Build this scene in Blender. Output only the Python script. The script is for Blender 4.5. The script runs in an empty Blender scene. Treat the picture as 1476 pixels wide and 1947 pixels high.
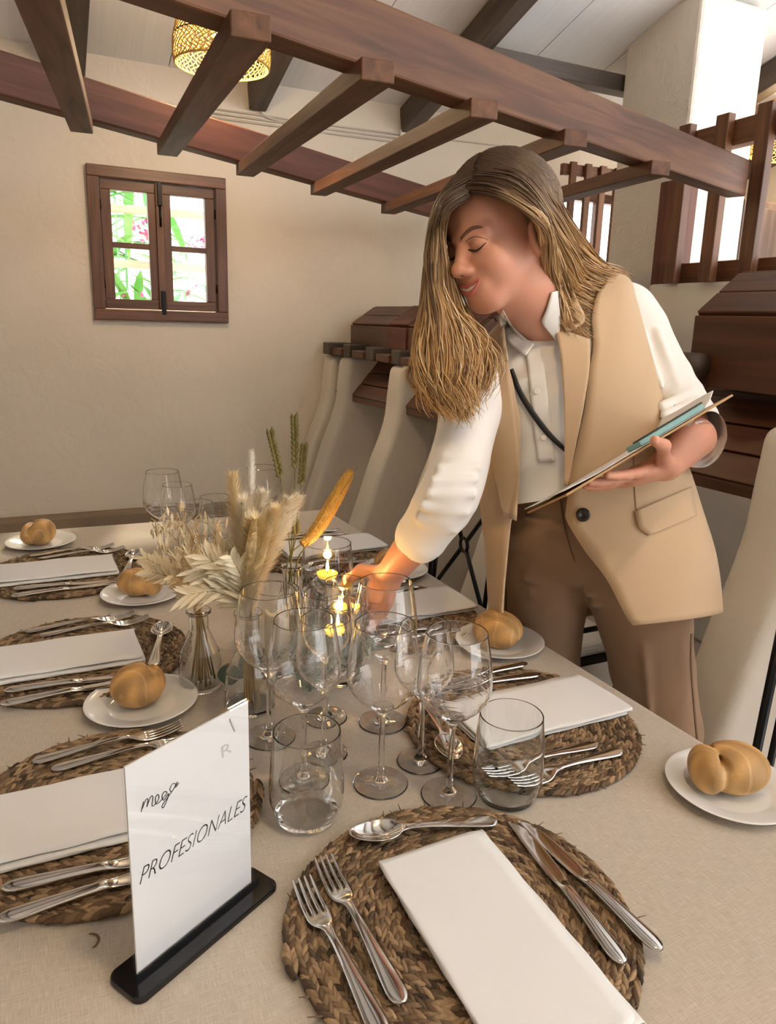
import bpy, math, random
import numpy as np
from mathutils import Matrix, Vector
from mathutils.bvhtree import BVHTree
random.seed(7); rng = np.random.default_rng(7)
scene = bpy.context.scene
COL = scene.collection
# ------------------------------------------------------------------ camera
FPX, CPX, CPY = 1411.0, 771.5, 939.0
YAW, PITCH, ROLL, CAMZ = math.radians(26), math.radians(13.2), math.radians(1.9), 1.35
c_f = np.array([math.sin(YAW)*math.cos(PITCH), math.cos(YAW)*math.cos(PITCH), -math.sin(PITCH)])
_r0 = np.array([math.cos(YAW), -math.sin(YAW), 0.0]); _u0 = np.cross(_r0, c_f)
c_r = _r0*math.cos(ROLL)+_u0*math.sin(ROLL); c_u = _u0*math.cos(ROLL)-_r0*math.sin(ROLL)
c_o = np.array([0, 0, CAMZ])
cam = bpy.data.cameras.new('camera'); camo = bpy.data.objects.new('camera', cam); COL.objects.link(camo)
camo.matrix_world = Matrix(((c_r[0], c_u[0], -c_f[0], 0), (c_r[1], c_u[1], -c_f[1], 0), (c_r[2], c_u[2], -c_f[2], CAMZ), (0, 0, 0, 1)))
cam.sensor_fit = 'VERTICAL'; cam.sensor_height = 36.0; cam.sensor_width = 36.0
cam.lens = FPX/1947*36.0
cam.shift_x = -33.5/1947; cam.shift_y = -34.5/1947
cam.clip_start = 0.02; cam.clip_end = 200
scene.camera = camo
# ------------------------------------------------------------------ world, light, exposure
world = bpy.data.worlds.new('daylight'); scene.world = world; world.use_nodes = True
bg = world.node_tree.nodes['Background']
bg.inputs[0].default_value = (1.0, 0.99, 0.98, 1); bg.inputs[1].default_value = 2.6
sun = bpy.data.lights.new('sun', 'SUN'); sun.energy = 4.0; sun.angle = math.radians(2); sun.color = (1.0, 0.86, 0.62)
suno = bpy.data.objects.new('sun', sun); COL.objects.link(suno)
suno.rotation_euler = (math.radians(-62), 0, math.radians(-14)); suno.location = (3, 8, 6)
scene.view_settings.view_transform = 'Standard'; scene.view_settings.look = 'None'
scene.view_settings.exposure = 0.80; scene.view_settings.gamma = 1.0; scene.view_settings.use_curve_mapping = False
scene.cycles.max_bounces = 32; scene.cycles.transmission_bounces = 32; scene.cycles.glossy_bounces = 4
scene.cycles.diffuse_bounces = 3; scene.cycles.transparent_max_bounces = 40
scene.cycles.sample_clamp_indirect = 6.0; scene.cycles.use_denoising = True
scene.cycles.use_adaptive_sampling = True; scene.cycles.adaptive_threshold = 0.11; scene.cycles.adaptive_min_samples = 16
scene.cycles.caustics_reflective = False; scene.cycles.caustics_refractive = True

# ------------------------------------------------------------------ helpers
def V(*a): return np.array(a, dtype=float)
def nrm(v): v = np.asarray(v, float); return v/np.linalg.norm(v)
def ray(x, y): return c_r*(x-CPX)/FPX-c_u*(y-CPY)/FPX+c_f
def px(x, y, dep): return c_o+ray(x, y)*dep
WM = {}
def tag(o, label=None, cat=None, group=None, kind=None):
    if label: o['label'] = label
    if cat: o['category'] = cat
    if group: o['group'] = group
    if kind: o['kind'] = kind
    return o
def thing(name, label, cat, loc=(0, 0, 0), rz=0.0, group=None, kind=None):
    o = bpy.data.objects.new(name, None); COL.objects.link(o)
    o.empty_display_size = 0.05
    o.location = loc; o.rotation_euler = (0, 0, rz)
    WM[o.name] = Matrix.Translation(Vector(loc)) @ Matrix.Rotation(rz, 4, 'Z')
    return tag(o, label, cat, group, kind)
class MB:
    def __init__(s): s.v = []; s.f = []; s.n = 0
    def add(s, verts, faces):
        k = s.n; verts = np.asarray(verts, float).reshape(-1, 3)
        s.v.append(verts); s.f += [tuple(i+k for i in f) for f in faces]; s.n += len(verts); return s
    def box(s, lo, hi):
        x0, y0, z0 = lo; x1, y1, z1 = hi
        return s.add([(x0,y0,z0),(x1,y0,z0),(x1,y1,z0),(x0,y1,z0),(x0,y0,z1),(x1,y0,z1),(x1,y1,z1),(x0,y1,z1)],
                     [(3,2,1,0),(4,5,6,7),(0,1,5,4),(1,2,6,5),(2,3,7,6),(3,0,4,7)])
    def grid(s, P, closeu=False, closev=False):
        P = np.asarray(P, float); nu, nv = P.shape[:2]; f = []
        for i in range(nu if closeu else nu-1):
            for j in range(nv if closev else nv-1):
                i2, j2 = (i+1) % nu, (j+1) % nv
                f.append((i*nv+j, i*nv+j2, i2*nv+j2, i2*nv+j))
        return s.add(P.reshape(-1, 3), f)
    def tube(s, pts, rad, n=8, caps=True, flat=1.0, up=None):
        pts = np.asarray(pts, float); m = len(pts)
        rad = np.broadcast_to(np.asarray(rad, float), (m,))
        T = np.gradient(pts, axis=0); T /= np.linalg.norm(T, axis=1)[:, None]+1e-12
        u = np.array(up, float) if up is not None else (V(0, 0, 1) if abs(T[0][2]) < .9 else V(1, 0, 0))
        rings = []
        for i in range(m):
            u = u-T[i]*np.dot(u, T[i]); u /= np.linalg.norm(u)+1e-12; w = np.cross(T[i], u)
            a = np.arange(n)*2*math.pi/n
            rings.append(pts[i]+rad[i]*(np.cos(a)[:, None]*w+np.sin(a)[:, None]*u*flat))
        R = np.array(rings); k = s.n
        s.grid(R, closev=True)
        if caps: s.f += [tuple(k+j for j in range(n))[::-1], tuple(k+(m-1)*n+j for j in range(n))]
        return s
    def lathe(s, prof, n=32, c=(0, 0, 0), closed=False):
        prof = np.asarray(prof, float); a = np.arange(n)*2*math.pi/n
        P = np.zeros((len(prof), n, 3))
        P[:, :, 0] = prof[:, 0:1]*np.cos(a)+c[0]; P[:, :, 1] = prof[:, 0:1]*np.sin(a)+c[1]; P[:, :, 2] = prof[:, 1:2]+c[2]
        k = s.n; nv = n; m = len(prof); f = []
        for i in range(m if closed else m-1):
            i2 = (i+1) % m
            for j in range(n):
                j2 = (j+1) % n; f.append((i*nv+j, i*nv+j2, i2*nv+j2, i2*nv+j))
        s.add(P.reshape(-1, 3), f); return s
    def prism(s, poly, h0, h1, ax=2):
        poly = np.asarray(poly, float); n = len(poly); A = np.zeros((2*n, 3))
        o = [i for i in range(3) if i != ax]
        for k, h in enumerate((h0, h1)):
            A[k*n:(k+1)*n, o[0]] = poly[:, 0]; A[k*n:(k+1)*n, o[1]] = poly[:, 1]; A[k*n:(k+1)*n, ax] = h
        f = [tuple(range(n))[::-1], tuple(range(n, 2*n))]+[(i, (i+1) % n, n+(i+1) % n, n+i) for i in range(n)]
        return s.add(A, f)
    def mesh(s, name, smooth=True, xf=None):
        v = np.concatenate(s.v) if s.v else np.zeros((0, 3))
        if xf is not None:
            m = np.array(xf); v = v @ m[:3, :3].T+m[:3, 3]
        me = bpy.data.meshes.new(name); me.from_pydata(v.tolist(), [], s.f); me.validate()
        if smooth: me.shade_smooth()
        return me
    def build(s, name, mat, parent=None, world=True, smooth=True, bevel=0, sub=0, solid=0, auto=None):
        xf = WM[parent.name].inverted() if (parent is not None and world and parent.name in WM) else None
        return link(name, s.mesh(name, smooth, xf), mat, parent, bevel, sub, solid, auto)
def link(name, me, mat, parent=None, bevel=0, sub=0, solid=0, auto=None):
    o = bpy.data.objects.new(name, me); COL.objects.link(o)
    if mat is not None and not me.materials: me.materials.append(mat)
    if parent is not None:
        o.parent = parent
        if parent.name in WM: WM[o.name] = WM[parent.name].copy()
    else: WM[o.name] = Matrix.Identity(4)
    if solid:
        m = o.modifiers.new('t', 'SOLIDIFY'); m.thickness = solid; m.offset = 0
    if bevel:
        m = o.modifiers.new('b', 'BEVEL'); m.width = bevel; m.segments = 2; m.limit_method = 'ANGLE'; m.angle_limit = math.radians(40)
    if sub:
        m = o.modifiers.new('s', 'SUBSURF'); m.levels = sub; m.render_levels = sub
    return o
def beam(name, p0, p1, w, h, mat, parent=None, up=(0, 0, 1), bevel=0.004, ends=None):
    """square-edged timber, local X along its length"""
    p0, p1 = V(*p0), V(*p1); d = p1-p0; L = np.linalg.norm(d); x = d/L
    y = nrm(np.cross(up, x)); z = np.cross(x, y)
    b = MB().box((0, -w/2, -h/2), (L, w/2, h/2)); me = b.mesh(name, False)
    o = bpy.data.objects.new(name, me); COL.objects.link(o); me.materials.append(mat)
    M = Matrix(((x[0], y[0], z[0], p0[0]), (x[1], y[1], z[1], p0[1]), (x[2], y[2], z[2], p0[2]), (0, 0, 0, 1)))
    if parent is not None:
        o.parent = parent; M2 = WM[parent.name].inverted() @ M; WM[o.name] = M
        o.matrix_local = M2
    else:
        o.matrix_world = M; WM[o.name] = M
    if bevel:
        m = o.modifiers.new('b', 'BEVEL'); m.width = bevel; m.segments = 2
    return o
def copy_tree(o, parent=None):
    c = o.copy(); COL.objects.link(c)
    if parent is not None: c.parent = parent
    if o.name in WM: WM[c.name] = WM[o.name].copy()
    for ch in list(o.children): copy_tree(ch, c)
    return c
def crom(P, t):
    """Catmull-Rom through rows of P at parameters t in 0..1"""
    P = np.asarray(P, float); n = len(P)-1; t = np.atleast_1d(np.clip(t, 0, 1))*n
    i = np.minimum(t.astype(int), n-1); u = (t-i)[:, None]
    g = lambda k: P[np.clip(k, 0, n)]
    a, b, c, d = g(i-1), g(i), g(i+1), g(i+2)
    return .5*((2*b)+(c-a)*u+(2*a-5*b+4*c-d)*u*u+(3*b-a-3*c+d)*u**3)
# ------------------------------------------------------------------ materials
def newmat(name):
    m = bpy.data.materials.new(name); m.use_nodes = True
    return m, m.node_tree.nodes, m.node_tree.links, m.node_tree.nodes['Principled BSDF']
def M(name, col, rough=.5, metal=0, var=None, vs=8, bump=0, bs=60, stretch=None, sheen=0, sss=0, detail=4, spec=None, dist=.002, contrast=(.3, .7)):
    m, n, l, p = newmat(name)
    p.inputs['Base Color'].default_value = (*col, 1); p.inputs['Roughness'].default_value = rough; p.inputs['Metallic'].default_value = metal
    if spec is not None: p.inputs['Specular IOR Level'].default_value = spec
    if sheen: p.inputs['Sheen Weight'].default_value = sheen
    if sss:
        p.inputs['Subsurface Weight'].default_value = sss; p.inputs['Subsurface Radius'].default_value = (.012, .005, .003); p.inputs['Subsurface Scale'].default_value = 1
    if var or bump:
        tc = n.new('ShaderNodeTexCoord'); mp = n.new('ShaderNodeMapping'); l.new(tc.outputs['Object'], mp.inputs[0])
        if stretch: mp.inputs['Scale'].default_value = stretch
    if var:
        nz = n.new('ShaderNodeTexNoise'); nz.inputs['Scale'].default_value = vs; nz.inputs['Detail'].default_value = detail
        l.new(mp.outputs[0], nz.inputs[0])
        r = n.new('ShaderNodeValToRGB'); r.color_ramp.elements[0].position = contrast[0]; r.color_ramp.elements[1].position = contrast[1]
        r.color_ramp.elements[0].color = (*var, 1); r.color_ramp.elements[1].color = (*col, 1)
        l.new(nz.outputs[0], r.inputs[0]); l.new(r.outputs[0], p.inputs['Base Color'])
    if bump:
        nb = n.new('ShaderNodeTexNoise'); nb.inputs['Scale'].default_value = bs; nb.inputs['Detail'].default_value = 5
        l.new(mp.outputs[0], nb.inputs[0])
        b = n.new('ShaderNodeBump'); b.inputs['Strength'].default_value = bump; b.inputs['Distance'].default_value = dist
        l.new(nb.outputs[0], b.inputs['Height']); l.new(b.outputs[0], p.inputs['Normal'])
    return m
def wood(name, dark, light, rough=.5, sc=(2.2, 34, 34), bump=.25):
    m, n, l, p = newmat(name); p.inputs['Roughness'].default_value = rough
    tc = n.new('ShaderNodeTexCoord'); oi = n.new('ShaderNodeObjectInfo'); ad = n.new('ShaderNodeVectorMath'); ad.operation = 'ADD'
    cb = n.new('ShaderNodeCombineXYZ'); mu = n.new('ShaderNodeMath'); mu.operation = 'MULTIPLY'; mu.inputs[1].default_value = 9.0
    l.new(oi.outputs['Random'], mu.inputs[0]); l.new(mu.outputs[0], cb.inputs[0]); l.new(mu.outputs[0], cb.inputs[1])
    l.new(tc.outputs['Object'], ad.inputs[0]); l.new(cb.outputs[0], ad.inputs[1])
    mp = n.new('ShaderNodeMapping'); mp.inputs['Scale'].default_value = sc; l.new(ad.outputs[0], mp.inputs[0])
    nz = n.new('ShaderNodeTexNoise'); nz.inputs['Scale'].default_value = 1.0; nz.inputs['Detail'].default_value = 6; nz.inputs['Distortion'].default_value = .6
    l.new(mp.outputs[0], nz.inputs[0])
    r = n.new('ShaderNodeValToRGB'); e = r.color_ramp.elements; e[0].position = .3; e[1].position = .72
    e[0].color = (*dark, 1); e[1].color = (*light, 1); l.new(nz.outputs[0], r.inputs[0])
    mp2 = n.new('ShaderNodeMapping'); mp2.inputs['Scale'].default_value = (.9, 2.5, 2.5); l.new(ad.outputs[0], mp2.inputs[0])
    n2 = n.new('ShaderNodeTexNoise'); n2.inputs['Scale'].default_value = 1.6; n2.inputs['Detail'].default_value = 3; l.new(mp2.outputs[0], n2.inputs[0])
    mr = n.new('ShaderNodeMapRange'); mr.inputs[1].default_value = .3; mr.inputs[2].default_value = .7; mr.inputs[3].default_value = .72; mr.inputs[4].default_value = 1.18
    l.new(n2.outputs[0], mr.inputs[0])
    mx = n.new('ShaderNodeVectorMath'); mx.operation = 'SCALE'; l.new(r.outputs[0], mx.inputs[0]); l.new(mr.outputs[0], mx.inputs['Scale'])
    l.new(mx.outputs[0], p.inputs['Base Color'])
    b = n.new('ShaderNodeBump'); b.inputs['Strength'].default_value = bump; b.inputs['Distance'].default_value = .002
    l.new(nz.outputs[0], b.inputs['Height']); l.new(b.outputs[0], p.inputs['Normal'])
    return m
def glassmat(name, col=(1, 1, 1), ior=1.45, rough=0.0):
    m, n, l, p = newmat(name)
    p.inputs['Base Color'].default_value = (*col, 1); p.inputs['Roughness'].default_value = rough
    p.inputs['Transmission Weight'].default_value = 1; p.inputs['IOR'].default_value = ior
    return m
def emis(name, col, s):
    m, n, l, p = newmat(name)
    p.inputs['Base Color'].default_value = (*col, 1); p.inputs['Emission Color'].default_value = (*col, 1); p.inputs['Emission Strength'].default_value = s
    return m
def plaster(name, col, var, rough=.85, bump=.5):
    m, n, l, p = newmat(name); p.inputs['Roughness'].default_value = rough; p.inputs['Specular IOR Level'].default_value = .2
    tc = n.new('ShaderNodeTexCoord')
    n1 = n.new('ShaderNodeTexNoise'); n1.inputs['Scale'].default_value = 1.7; n1.inputs['Detail'].default_value = 5
    n2 = n.new('ShaderNodeTexNoise'); n2.inputs['Scale'].default_value = 9; n2.inputs['Detail'].default_value = 8; n2.inputs['Distortion'].default_value = 1.2
    n3 = n.new('ShaderNodeTexNoise'); n3.inputs['Scale'].default_value = 70; n3.inputs['Detail'].default_value = 3
    for x in (n1, n2, n3): l.new(tc.outputs['Object'], x.inputs[0])
    r = n.new('ShaderNodeValToRGB'); r.color_ramp.elements[0].position = .35; r.color_ramp.elements[1].position = .65
    r.color_ramp.elements[0].color = (*var, 1); r.color_ramp.elements[1].color = (*col, 1)
    l.new(n1.outputs[0], r.inputs[0]); l.new(r.outputs[0], p.inputs['Base Color'])
    a = n.new('ShaderNodeMath'); a.operation = 'MULTIPLY_ADD'; a.inputs[1].default_value = .18; l.new(n3.outputs[0], a.inputs[0]); l.new(n2.outputs[0], a.inputs[2])
    b = n.new('ShaderNodeBump'); b.inputs['Strength'].default_value = bump; b.inputs['Distance'].default_value = .012
    l.new(a.outputs[0], b.inputs['Height']); l.new(b.outputs[0], p.inputs['Normal'])
    return m
def vcol(name, rough=.6, sss=0, bump=0, bs=80, sheen=0, trans=0):
    m, n, l, p = newmat(name); p.inputs['Roughness'].default_value = rough
    a = n.new('ShaderNodeAttribute'); a.attribute_name = 'tint'; l.new(a.outputs['Color'], p.inputs['Base Color'])
    if sss: p.inputs['Subsurface Weight'].default_value = sss; p.inputs['Subsurface Radius'].default_value = (.012, .005, .003); p.inputs['Subsurface Scale'].default_value = 1
    if sheen: p.inputs['Sheen Weight'].default_value = sheen
    if bump:
        tc = n.new('ShaderNodeTexCoord'); nb = n.new('ShaderNodeTexNoise'); nb.inputs['Scale'].default_value = bs; nb.inputs['Detail'].default_value = 5
        l.new(tc.outputs['Object'], nb.inputs[0]); b = n.new('ShaderNodeBump'); b.inputs['Strength'].default_value = bump; b.inputs['Distance'].default_value = .002
        l.new(nb.outputs[0], b.inputs['Height']); l.new(b.outputs[0], p.inputs['Normal'])
    return m
def set_tint(me, cols):
    a = me.color_attributes.new('tint', 'FLOAT_COLOR', 'POINT')
    c = np.ones((len(me.vertices), 4)); c[:, :3] = cols; a.data.foreach_set('color', c.ravel())
mt = dict(
    wall=plaster('cream_plaster', (.80, .722, .62), (.76, .68, .575)),
    white=plaster('white_plaster', (.80, .74, .66), (.74, .68, .59), bump=.3),
    pillar=plaster('rough_plaster', (.82, .76, .67), (.78, .71, .62), bump=.9),
    ceil=M('ceiling_board', (.88, .885, .89), .55, var=(.83, .835, .84), vs=3, stretch=(20, .5, .5)),
    floor=M('terracotta_floor', (.42, .33, .26), .5, var=(.34, .25, .19), vs=4, bump=.2, bs=20),
    beam=wood('chestnut_beam', (.080, .032, .014), (.20, .084, .038), .62),
    beamr=wood('red_brown_beam', (.095, .028, .014), (.185, .062, .032), .58),
    rafter=wood('dark_rafter', (.05, .034, .026), (.10, .07, .052), .5),
    rail=wood('rail_wood', (.11, .042, .017), (.26, .108, .046), .5),
    manger=wood('manger_wood', (.068, .024, .011), (.155, .058, .026), .45),
    black_iron=M('black_iron', (.008, .008, .009), .35, 0.6),
    frame=wood('window_wood', (.10, .042, .024), (.21, .095, .055), .4, sc=(3, 60, 60)),
    steel=M('polished_steel', (.70, .69, .67), .10, 1),
    chrome=M('chrome', (.75, .75, .76), .12, 1),
    glass=glassmat('clear_glass', (1, 1, 1), 1.46), gglass=glassmat('greenish_glass', (.985, .996, .99), 1.46),
    pane=glassmat('window_pane', (1, 1, 1), 1.02),
    plate=M('white_porcelain', (.86, .855, .835), .12), napkin=M('white_napkin_cloth', (.83, .825, .81), .85, bump=.12, bs=500, sheen=.2, dist=.0006),
    cloth=None, black=M('black_plastic', (.006, .006, .007), .12),
    cable=M('cable_grey', (.62, .57, .50), .5), box=M('junction_box', (.80, .78, .73), .4),
)
def thinglass(name, tint=(1, 1, 1), f=.06):
    m, n, l, p = newmat(name); n.remove(p); out = n['Material Output']
    tr = n.new('ShaderNodeBsdfTransparent'); tr.inputs[0].default_value = (*tint, 1)
    gl = n.new('ShaderNodeBsdfGlossy'); gl.inputs['Roughness'].default_value = .01
    lw = n.new('ShaderNodeLayerWeight'); lw.inputs[0].default_value = .5
    pw = n.new('ShaderNodeMath'); pw.operation = 'POWER'; pw.inputs[1].default_value = 4.5; l.new(lw.outputs['Facing'], pw.inputs[0])
    ma = n.new('ShaderNodeMath'); ma.operation = 'MULTIPLY_ADD'; ma.inputs[1].default_value = .9; ma.inputs[2].default_value = f*.45; l.new(pw.outputs[0], ma.inputs[0])
    mx = n.new('ShaderNodeMixShader'); l.new(ma.outputs[0], mx.inputs[0]); l.new(tr.outputs[0], mx.inputs[1]); l.new(gl.outputs[0], mx.inputs[2])
    l.new(mx.outputs[0], out.inputs[0]); return m
mt['pane'] = thinglass('window_pane')
# ================================================================== THE ROOM
YW = 3.97                                     # inner face of the back wall
def wall_with_holes(name, xs, zs, holes, y0, y1, mat):
    """wall slab in the XZ plane with rectangular openings; holes = set of (i,j) cells"""
    b = MB(); vi = {}
    def vert(i, j, k):
        if (i, j, k) not in vi:
            vi[(i, j, k)] = b.n; b.add([(xs[i], (y0, y1)[k], zs[j])], [])
        return vi[(i, j, k)]
    nx, nz = len(xs)-1, len(zs)-1
    full = lambda i, j: 0 <= i < nx and 0 <= j < nz and (i, j) not in holes
    for i in range(nx):
        for j in range(nz):
            if not full(i, j): continue
            b.f.append((vert(i, j, 0), vert(i+1, j, 0), vert(i+1, j+1, 0), vert(i, j+1, 0)))
            b.f.append((vert(i, j+1, 1), vert(i+1, j+1, 1), vert(i+1, j, 1), vert(i, j, 1)))
            for di, dj, e in ((-1, 0, ((0, 0), (0, 1))), (1, 0, ((1, 1), (1, 0))), (0, -1, ((1, 0), (0, 0))), (0, 1, ((0, 1), (1, 1)))):
                if not full(i+di, j+dj):
                    (a, c), (d, f) = e
                    b.f.append((vert(i+a, j+c, 0), vert(i+d, j+f, 0), vert(i+d, j+f, 1), vert(i+a, j+c, 1)))
    o = b.build(name, mat, smooth=False); return tag(o, kind='structure')
tag(wall_with_holes('wall_back', [-2.4, .262, .848, 2.88, 3.62, 4.6], [-.02, .95, 1.33, 1.976, 2.16, 2.8],
                {(1, 2), (3, 1), (3, 2), (3, 3)}, YW, YW+.28, mt['wall']), 'cream plastered back wall with small wooden window')
fl = MB().box((-3.2, -3.2, -.1), (4.6, YW+.25, 0)); tag(fl.build('floor', mt['floor'], smooth=False), 'terracotta coloured floor', kind='structure')
wl = MB().box((-2.5, -2.6, 0), (-2.3, YW, 3.6)); tag(wl.build('wall_left_bounce', mt['wall'], smooth=False), 'added unseen cream side wall for warm bounce light', kind='structure')  # out of view, put in to balance the light with warm bounce
wf = MB().box((-2.5, -2.8, 0), (1.6, -2.6, 4.4)); tag(wf.build('wall_front_blocker', mt['wall'], smooth=False), 'added cream wall behind the camera, blocking frontal light', kind='structure')  # unseen wall added to cut frontal fill, leaving the right side open
wr = MB().box((4.4, 2.2, 0), (4.6, YW, 3.6)); tag(wr.build('wall_right', mt['white'], smooth=False), 'white plastered far right wall', kind='structure')
SL = math.tan(math.radians(15))
def ceilz(y): return 2.47+(YW-y)*SL
ce = thing('ceiling', 'white boarded sloping ceiling between dark rafters', None, (0, YW, 2.47), kind='structure')
RX = [.21+.83*k for k in range(-4, 6)]
Y0C, Y1C = -2.6, YW+.3
for k in range(len(RX)-1):
    for h in range(2):
        x0 = RX[k]+.415*h; b = MB()
        g = .0025
        P = [(x0+g, Y0C, ceilz(Y0C)), (x0+.415-g, Y0C, ceilz(Y0C)), (x0+.415-g, Y1C, ceilz(Y1C)), (x0+g, Y1C, ceilz(Y1C))]
        b.add(P+[(x, y, z+.03) for x, y, z in P], [(3, 2, 1, 0), (4, 5, 6, 7), (0, 1, 5, 4), (1, 2, 6, 5), (2, 3, 7, 6), (3, 0, 4, 7)])
        b.build('ceiling_panel', mt['ceil'], ce, smooth=False)
b = MB(); P = [(RX[0], Y0C, ceilz(Y0C)), (RX[-1], Y0C, ceilz(Y0C)), (RX[-1], Y1C, ceilz(Y1C)), (RX[0], Y1C, ceilz(Y1C))]
b.add([(x, y, z+.035) for x, y, z in P]+[(x, y, z+.08) for x, y, z in P], [(3, 2, 1, 0), (4, 5, 6, 7), (0, 1, 5, 4), (1, 2, 6, 5), (2, 3, 7, 6), (3, 0, 4, 7)])
b.build('roof_deck', mt['ceil'], ce, smooth=False)
for k, x in enumerate(RX):
    dz = .075
    if abs(x-2.70) < .05: continue
    o = beam('trim_%d' % (k+1), (x, Y0C, ceilz(Y0C)-dz), (x, YW-.005, ceilz(YW)-dz), .085, .13, mt['rafter'])
    tag(o, 'dark wooden ceiling rafter', kind='structure')
# purlin crossing under the rafters, parallel to the back wall
yq = 3.24
o = beam('trim_20', (1.92, yq, 2.525), (4.4, yq, 2.525), .09, .075, mt['rafter']); tag(o, 'dark purlin crossing under the rafters', kind='structure')
# stone ledge along the foot of the back wall
o = MB().box((-2.3, YW-.09, 0), (1.30, YW, .355)); o = o.build('baseboard_back', M('ledge_plaster', (.30, .22, .15), .8, var=(.24, .17, .11), vs=5, bump=.4, bs=30), bevel=.012, smooth=False)
tag(o, 'brown ledge along the foot of the back wall', kind='structure')
# pillar
o = MB().box((2.675, 2.72, 0), (3.085, 3.187, ceilz(2.9)+.02)).build('wall_pillar', mt['pillar'], bevel=.015, smooth=False)
tag(o, 'white rough plastered square pillar', kind='structure')
o = MB().box((2.53, -.6, 0), (2.72, 2.715, 1.545)).build('wall_low', mt['white'], bevel=.015, smooth=False)
tag(o, 'low white wall behind the wooden feed trough', kind='structure')

# ------------------------------------------------------------------ window in the back wall
w1 = thing('window_1', 'small brown wooden window with four panes', None, (.555, YW, 1.3), kind='structure')
def rect_frame(x0, x1, z0, z1, wd, y0, y1, name, mat, par, bev=.004):
    for nm, lo, hi in ((name, (x0, y0, z0), (x1, y1, z0+wd)), (name, (x0, y0, z1-wd), (x1, y1, z1)), (name, (x0, y0, z0+wd), (x0+wd, y1, z1-wd)), (name, (x1-wd, y0, z0+wd), (x1, y1, z1-wd))):
        c = [(lo[i]+hi[i])/2 for i in range(3)]
        if hi[0]-lo[0] > hi[2]-lo[2]: beam(nm, (lo[0], c[1], c[2]), (hi[0], c[1], c[2]), hi[1]-lo[1], hi[2]-lo[2], mat, par, bevel=bev)
        else: beam(nm, (c[0], c[1], lo[2]), (c[0], c[1], hi[2]), hi[1]-lo[1], hi[0]-lo[0], mat, par, up=(1, 0, 0), bevel=bev)
rect_frame(.235, .875, 1.303, 2.003, .052, YW-.028, YW+.06, 'window_frame', mt['frame'], w1)
for (x0, x1) in ((.29, .548), (.562, .82)):
    sash = thing('sash', None, None, (x0, YW+.01, 1.36)); sash.parent = w1
    sash.matrix_local = WM[w1.name].inverted() @ WM[sash.name]
    rect_frame(x0, x1, 1.358, 1.948, .046, YW-.004, YW+.04, 'sash_rail', mt['frame'], sash, .003)
    beam('muntin', (x0+.04, YW+.018, 1.655), (x1-.04, YW+.018, 1.655), .036, .026, mt['frame'], sash, bevel=.002)
    for (z0, z1) in ((1.40, 1.645), (1.665, 1.905)):
        MB().box((x0+.042, YW+.016, z0), (x1-.042, YW+.020, z1)).build('pane', mt['pane'], sash, smooth=False)
    xh = x0-.004 if x0 < .5 else x1+.004
    for z in (1.47, 1.83):
        MB().tube([(xh, YW-.012, z-.022), (xh, YW-.012, z+.022)], .007, 8).build('hinge', mt['black_iron'], sash)
beam('meeting_stile', (.555, YW-.006, 1.362), (.555, YW-.006, 1.946), .03, .036, mt['frame'], w1, up=(1, 0, 0), bevel=.003)
for z0, z1 in ((1.335, 1.45), (1.845, 1.955)):
    MB().box((.545, YW-.03, z0), (.567, YW-.018, z1)).build('bolt', mt['black_iron'], w1, bevel=.003, smooth=False)
MB().tube([(.556, YW-.026, 1.75), (.556, YW-.026, 1.85)], .005, 8).build('bolt', mt['black_iron'], w1)
# second opening, bright with daylight, behind the far railing
w2 = thing('window_2', 'bright sunlit window behind the far wooden railing', None, (3.25, YW, .95), kind='structure')
rect_frame(2.88, 3.62, .95, 2.16, .05, YW+.02, YW+.09, 'window_frame', mt['frame'], w2)
beam('mullion', (3.25, YW+.05, 1.0), (3.25, YW+.05, 2.11), .04, .04, mt['frame'], w2, up=(1, 0, 0))
for x0, x1 in ((2.93, 3.23), (3.27, 3.57)): MB().box((x0, YW+.05, 1.0), (x1, YW+.054, 2.11)).build('pane', mt['pane'], w2, smooth=False)

# ------------------------------------------------------------------ outside the window: garden fence, palm and flowers
leafg = M('leaf_green', (.12, .42, .12), .5, var=(.28, .58, .18), vs=6); leafp = M('pale_leaf', (.22, .55, .34), .5, var=(.42, .72, .5), vs=5); pink = M('flower_pink', (.85, .05, .40), .5, var=(.95, .35, .5), vs=30)
fw = wood('bleached_fence', (.45, .33, .25), (.70, .58, .48))
fn = thing('garden_fence', 'pale wooden fence rails outside the small window', 'fence', (.6, 4.9, 0))
for z in (.9, 1.36, 1.62, 1.93, 2.25): beam('fence_rail', (-.6, 4.9, z), (2.2, 4.9, z), .03, .045, fw, fn)
for x in (-.55, 2.15): beam('fence_post', (x, 4.95, 0), (x, 4.95, 2.45), .06, .06, fw, fn, up=(1, 0, 0))
def leaf(b, base, d, L, w, droop=.3, n=5, up=V(0, 0, 1)):
    d = nrm(d); side = np.cross(d, up); side = nrm(side) if np.linalg.norm(side) > 1e-3 else V(1, 0, 0)
    rows = []
    for i in range(n+1):
        t = i/n; p = np.asarray(base)+d*L*t+V(0, 0, -1)*droop*L*t*t; ww = w*(math.sin(math.pi*min(1, t*.92+.08))**.8)*.5+1e-4
        nn = np.cross(side, d)
        rows.append([p-side*ww+nn*ww*.35, p, p+side*ww+nn*ww*.35])
    b.grid(rows)
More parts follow.
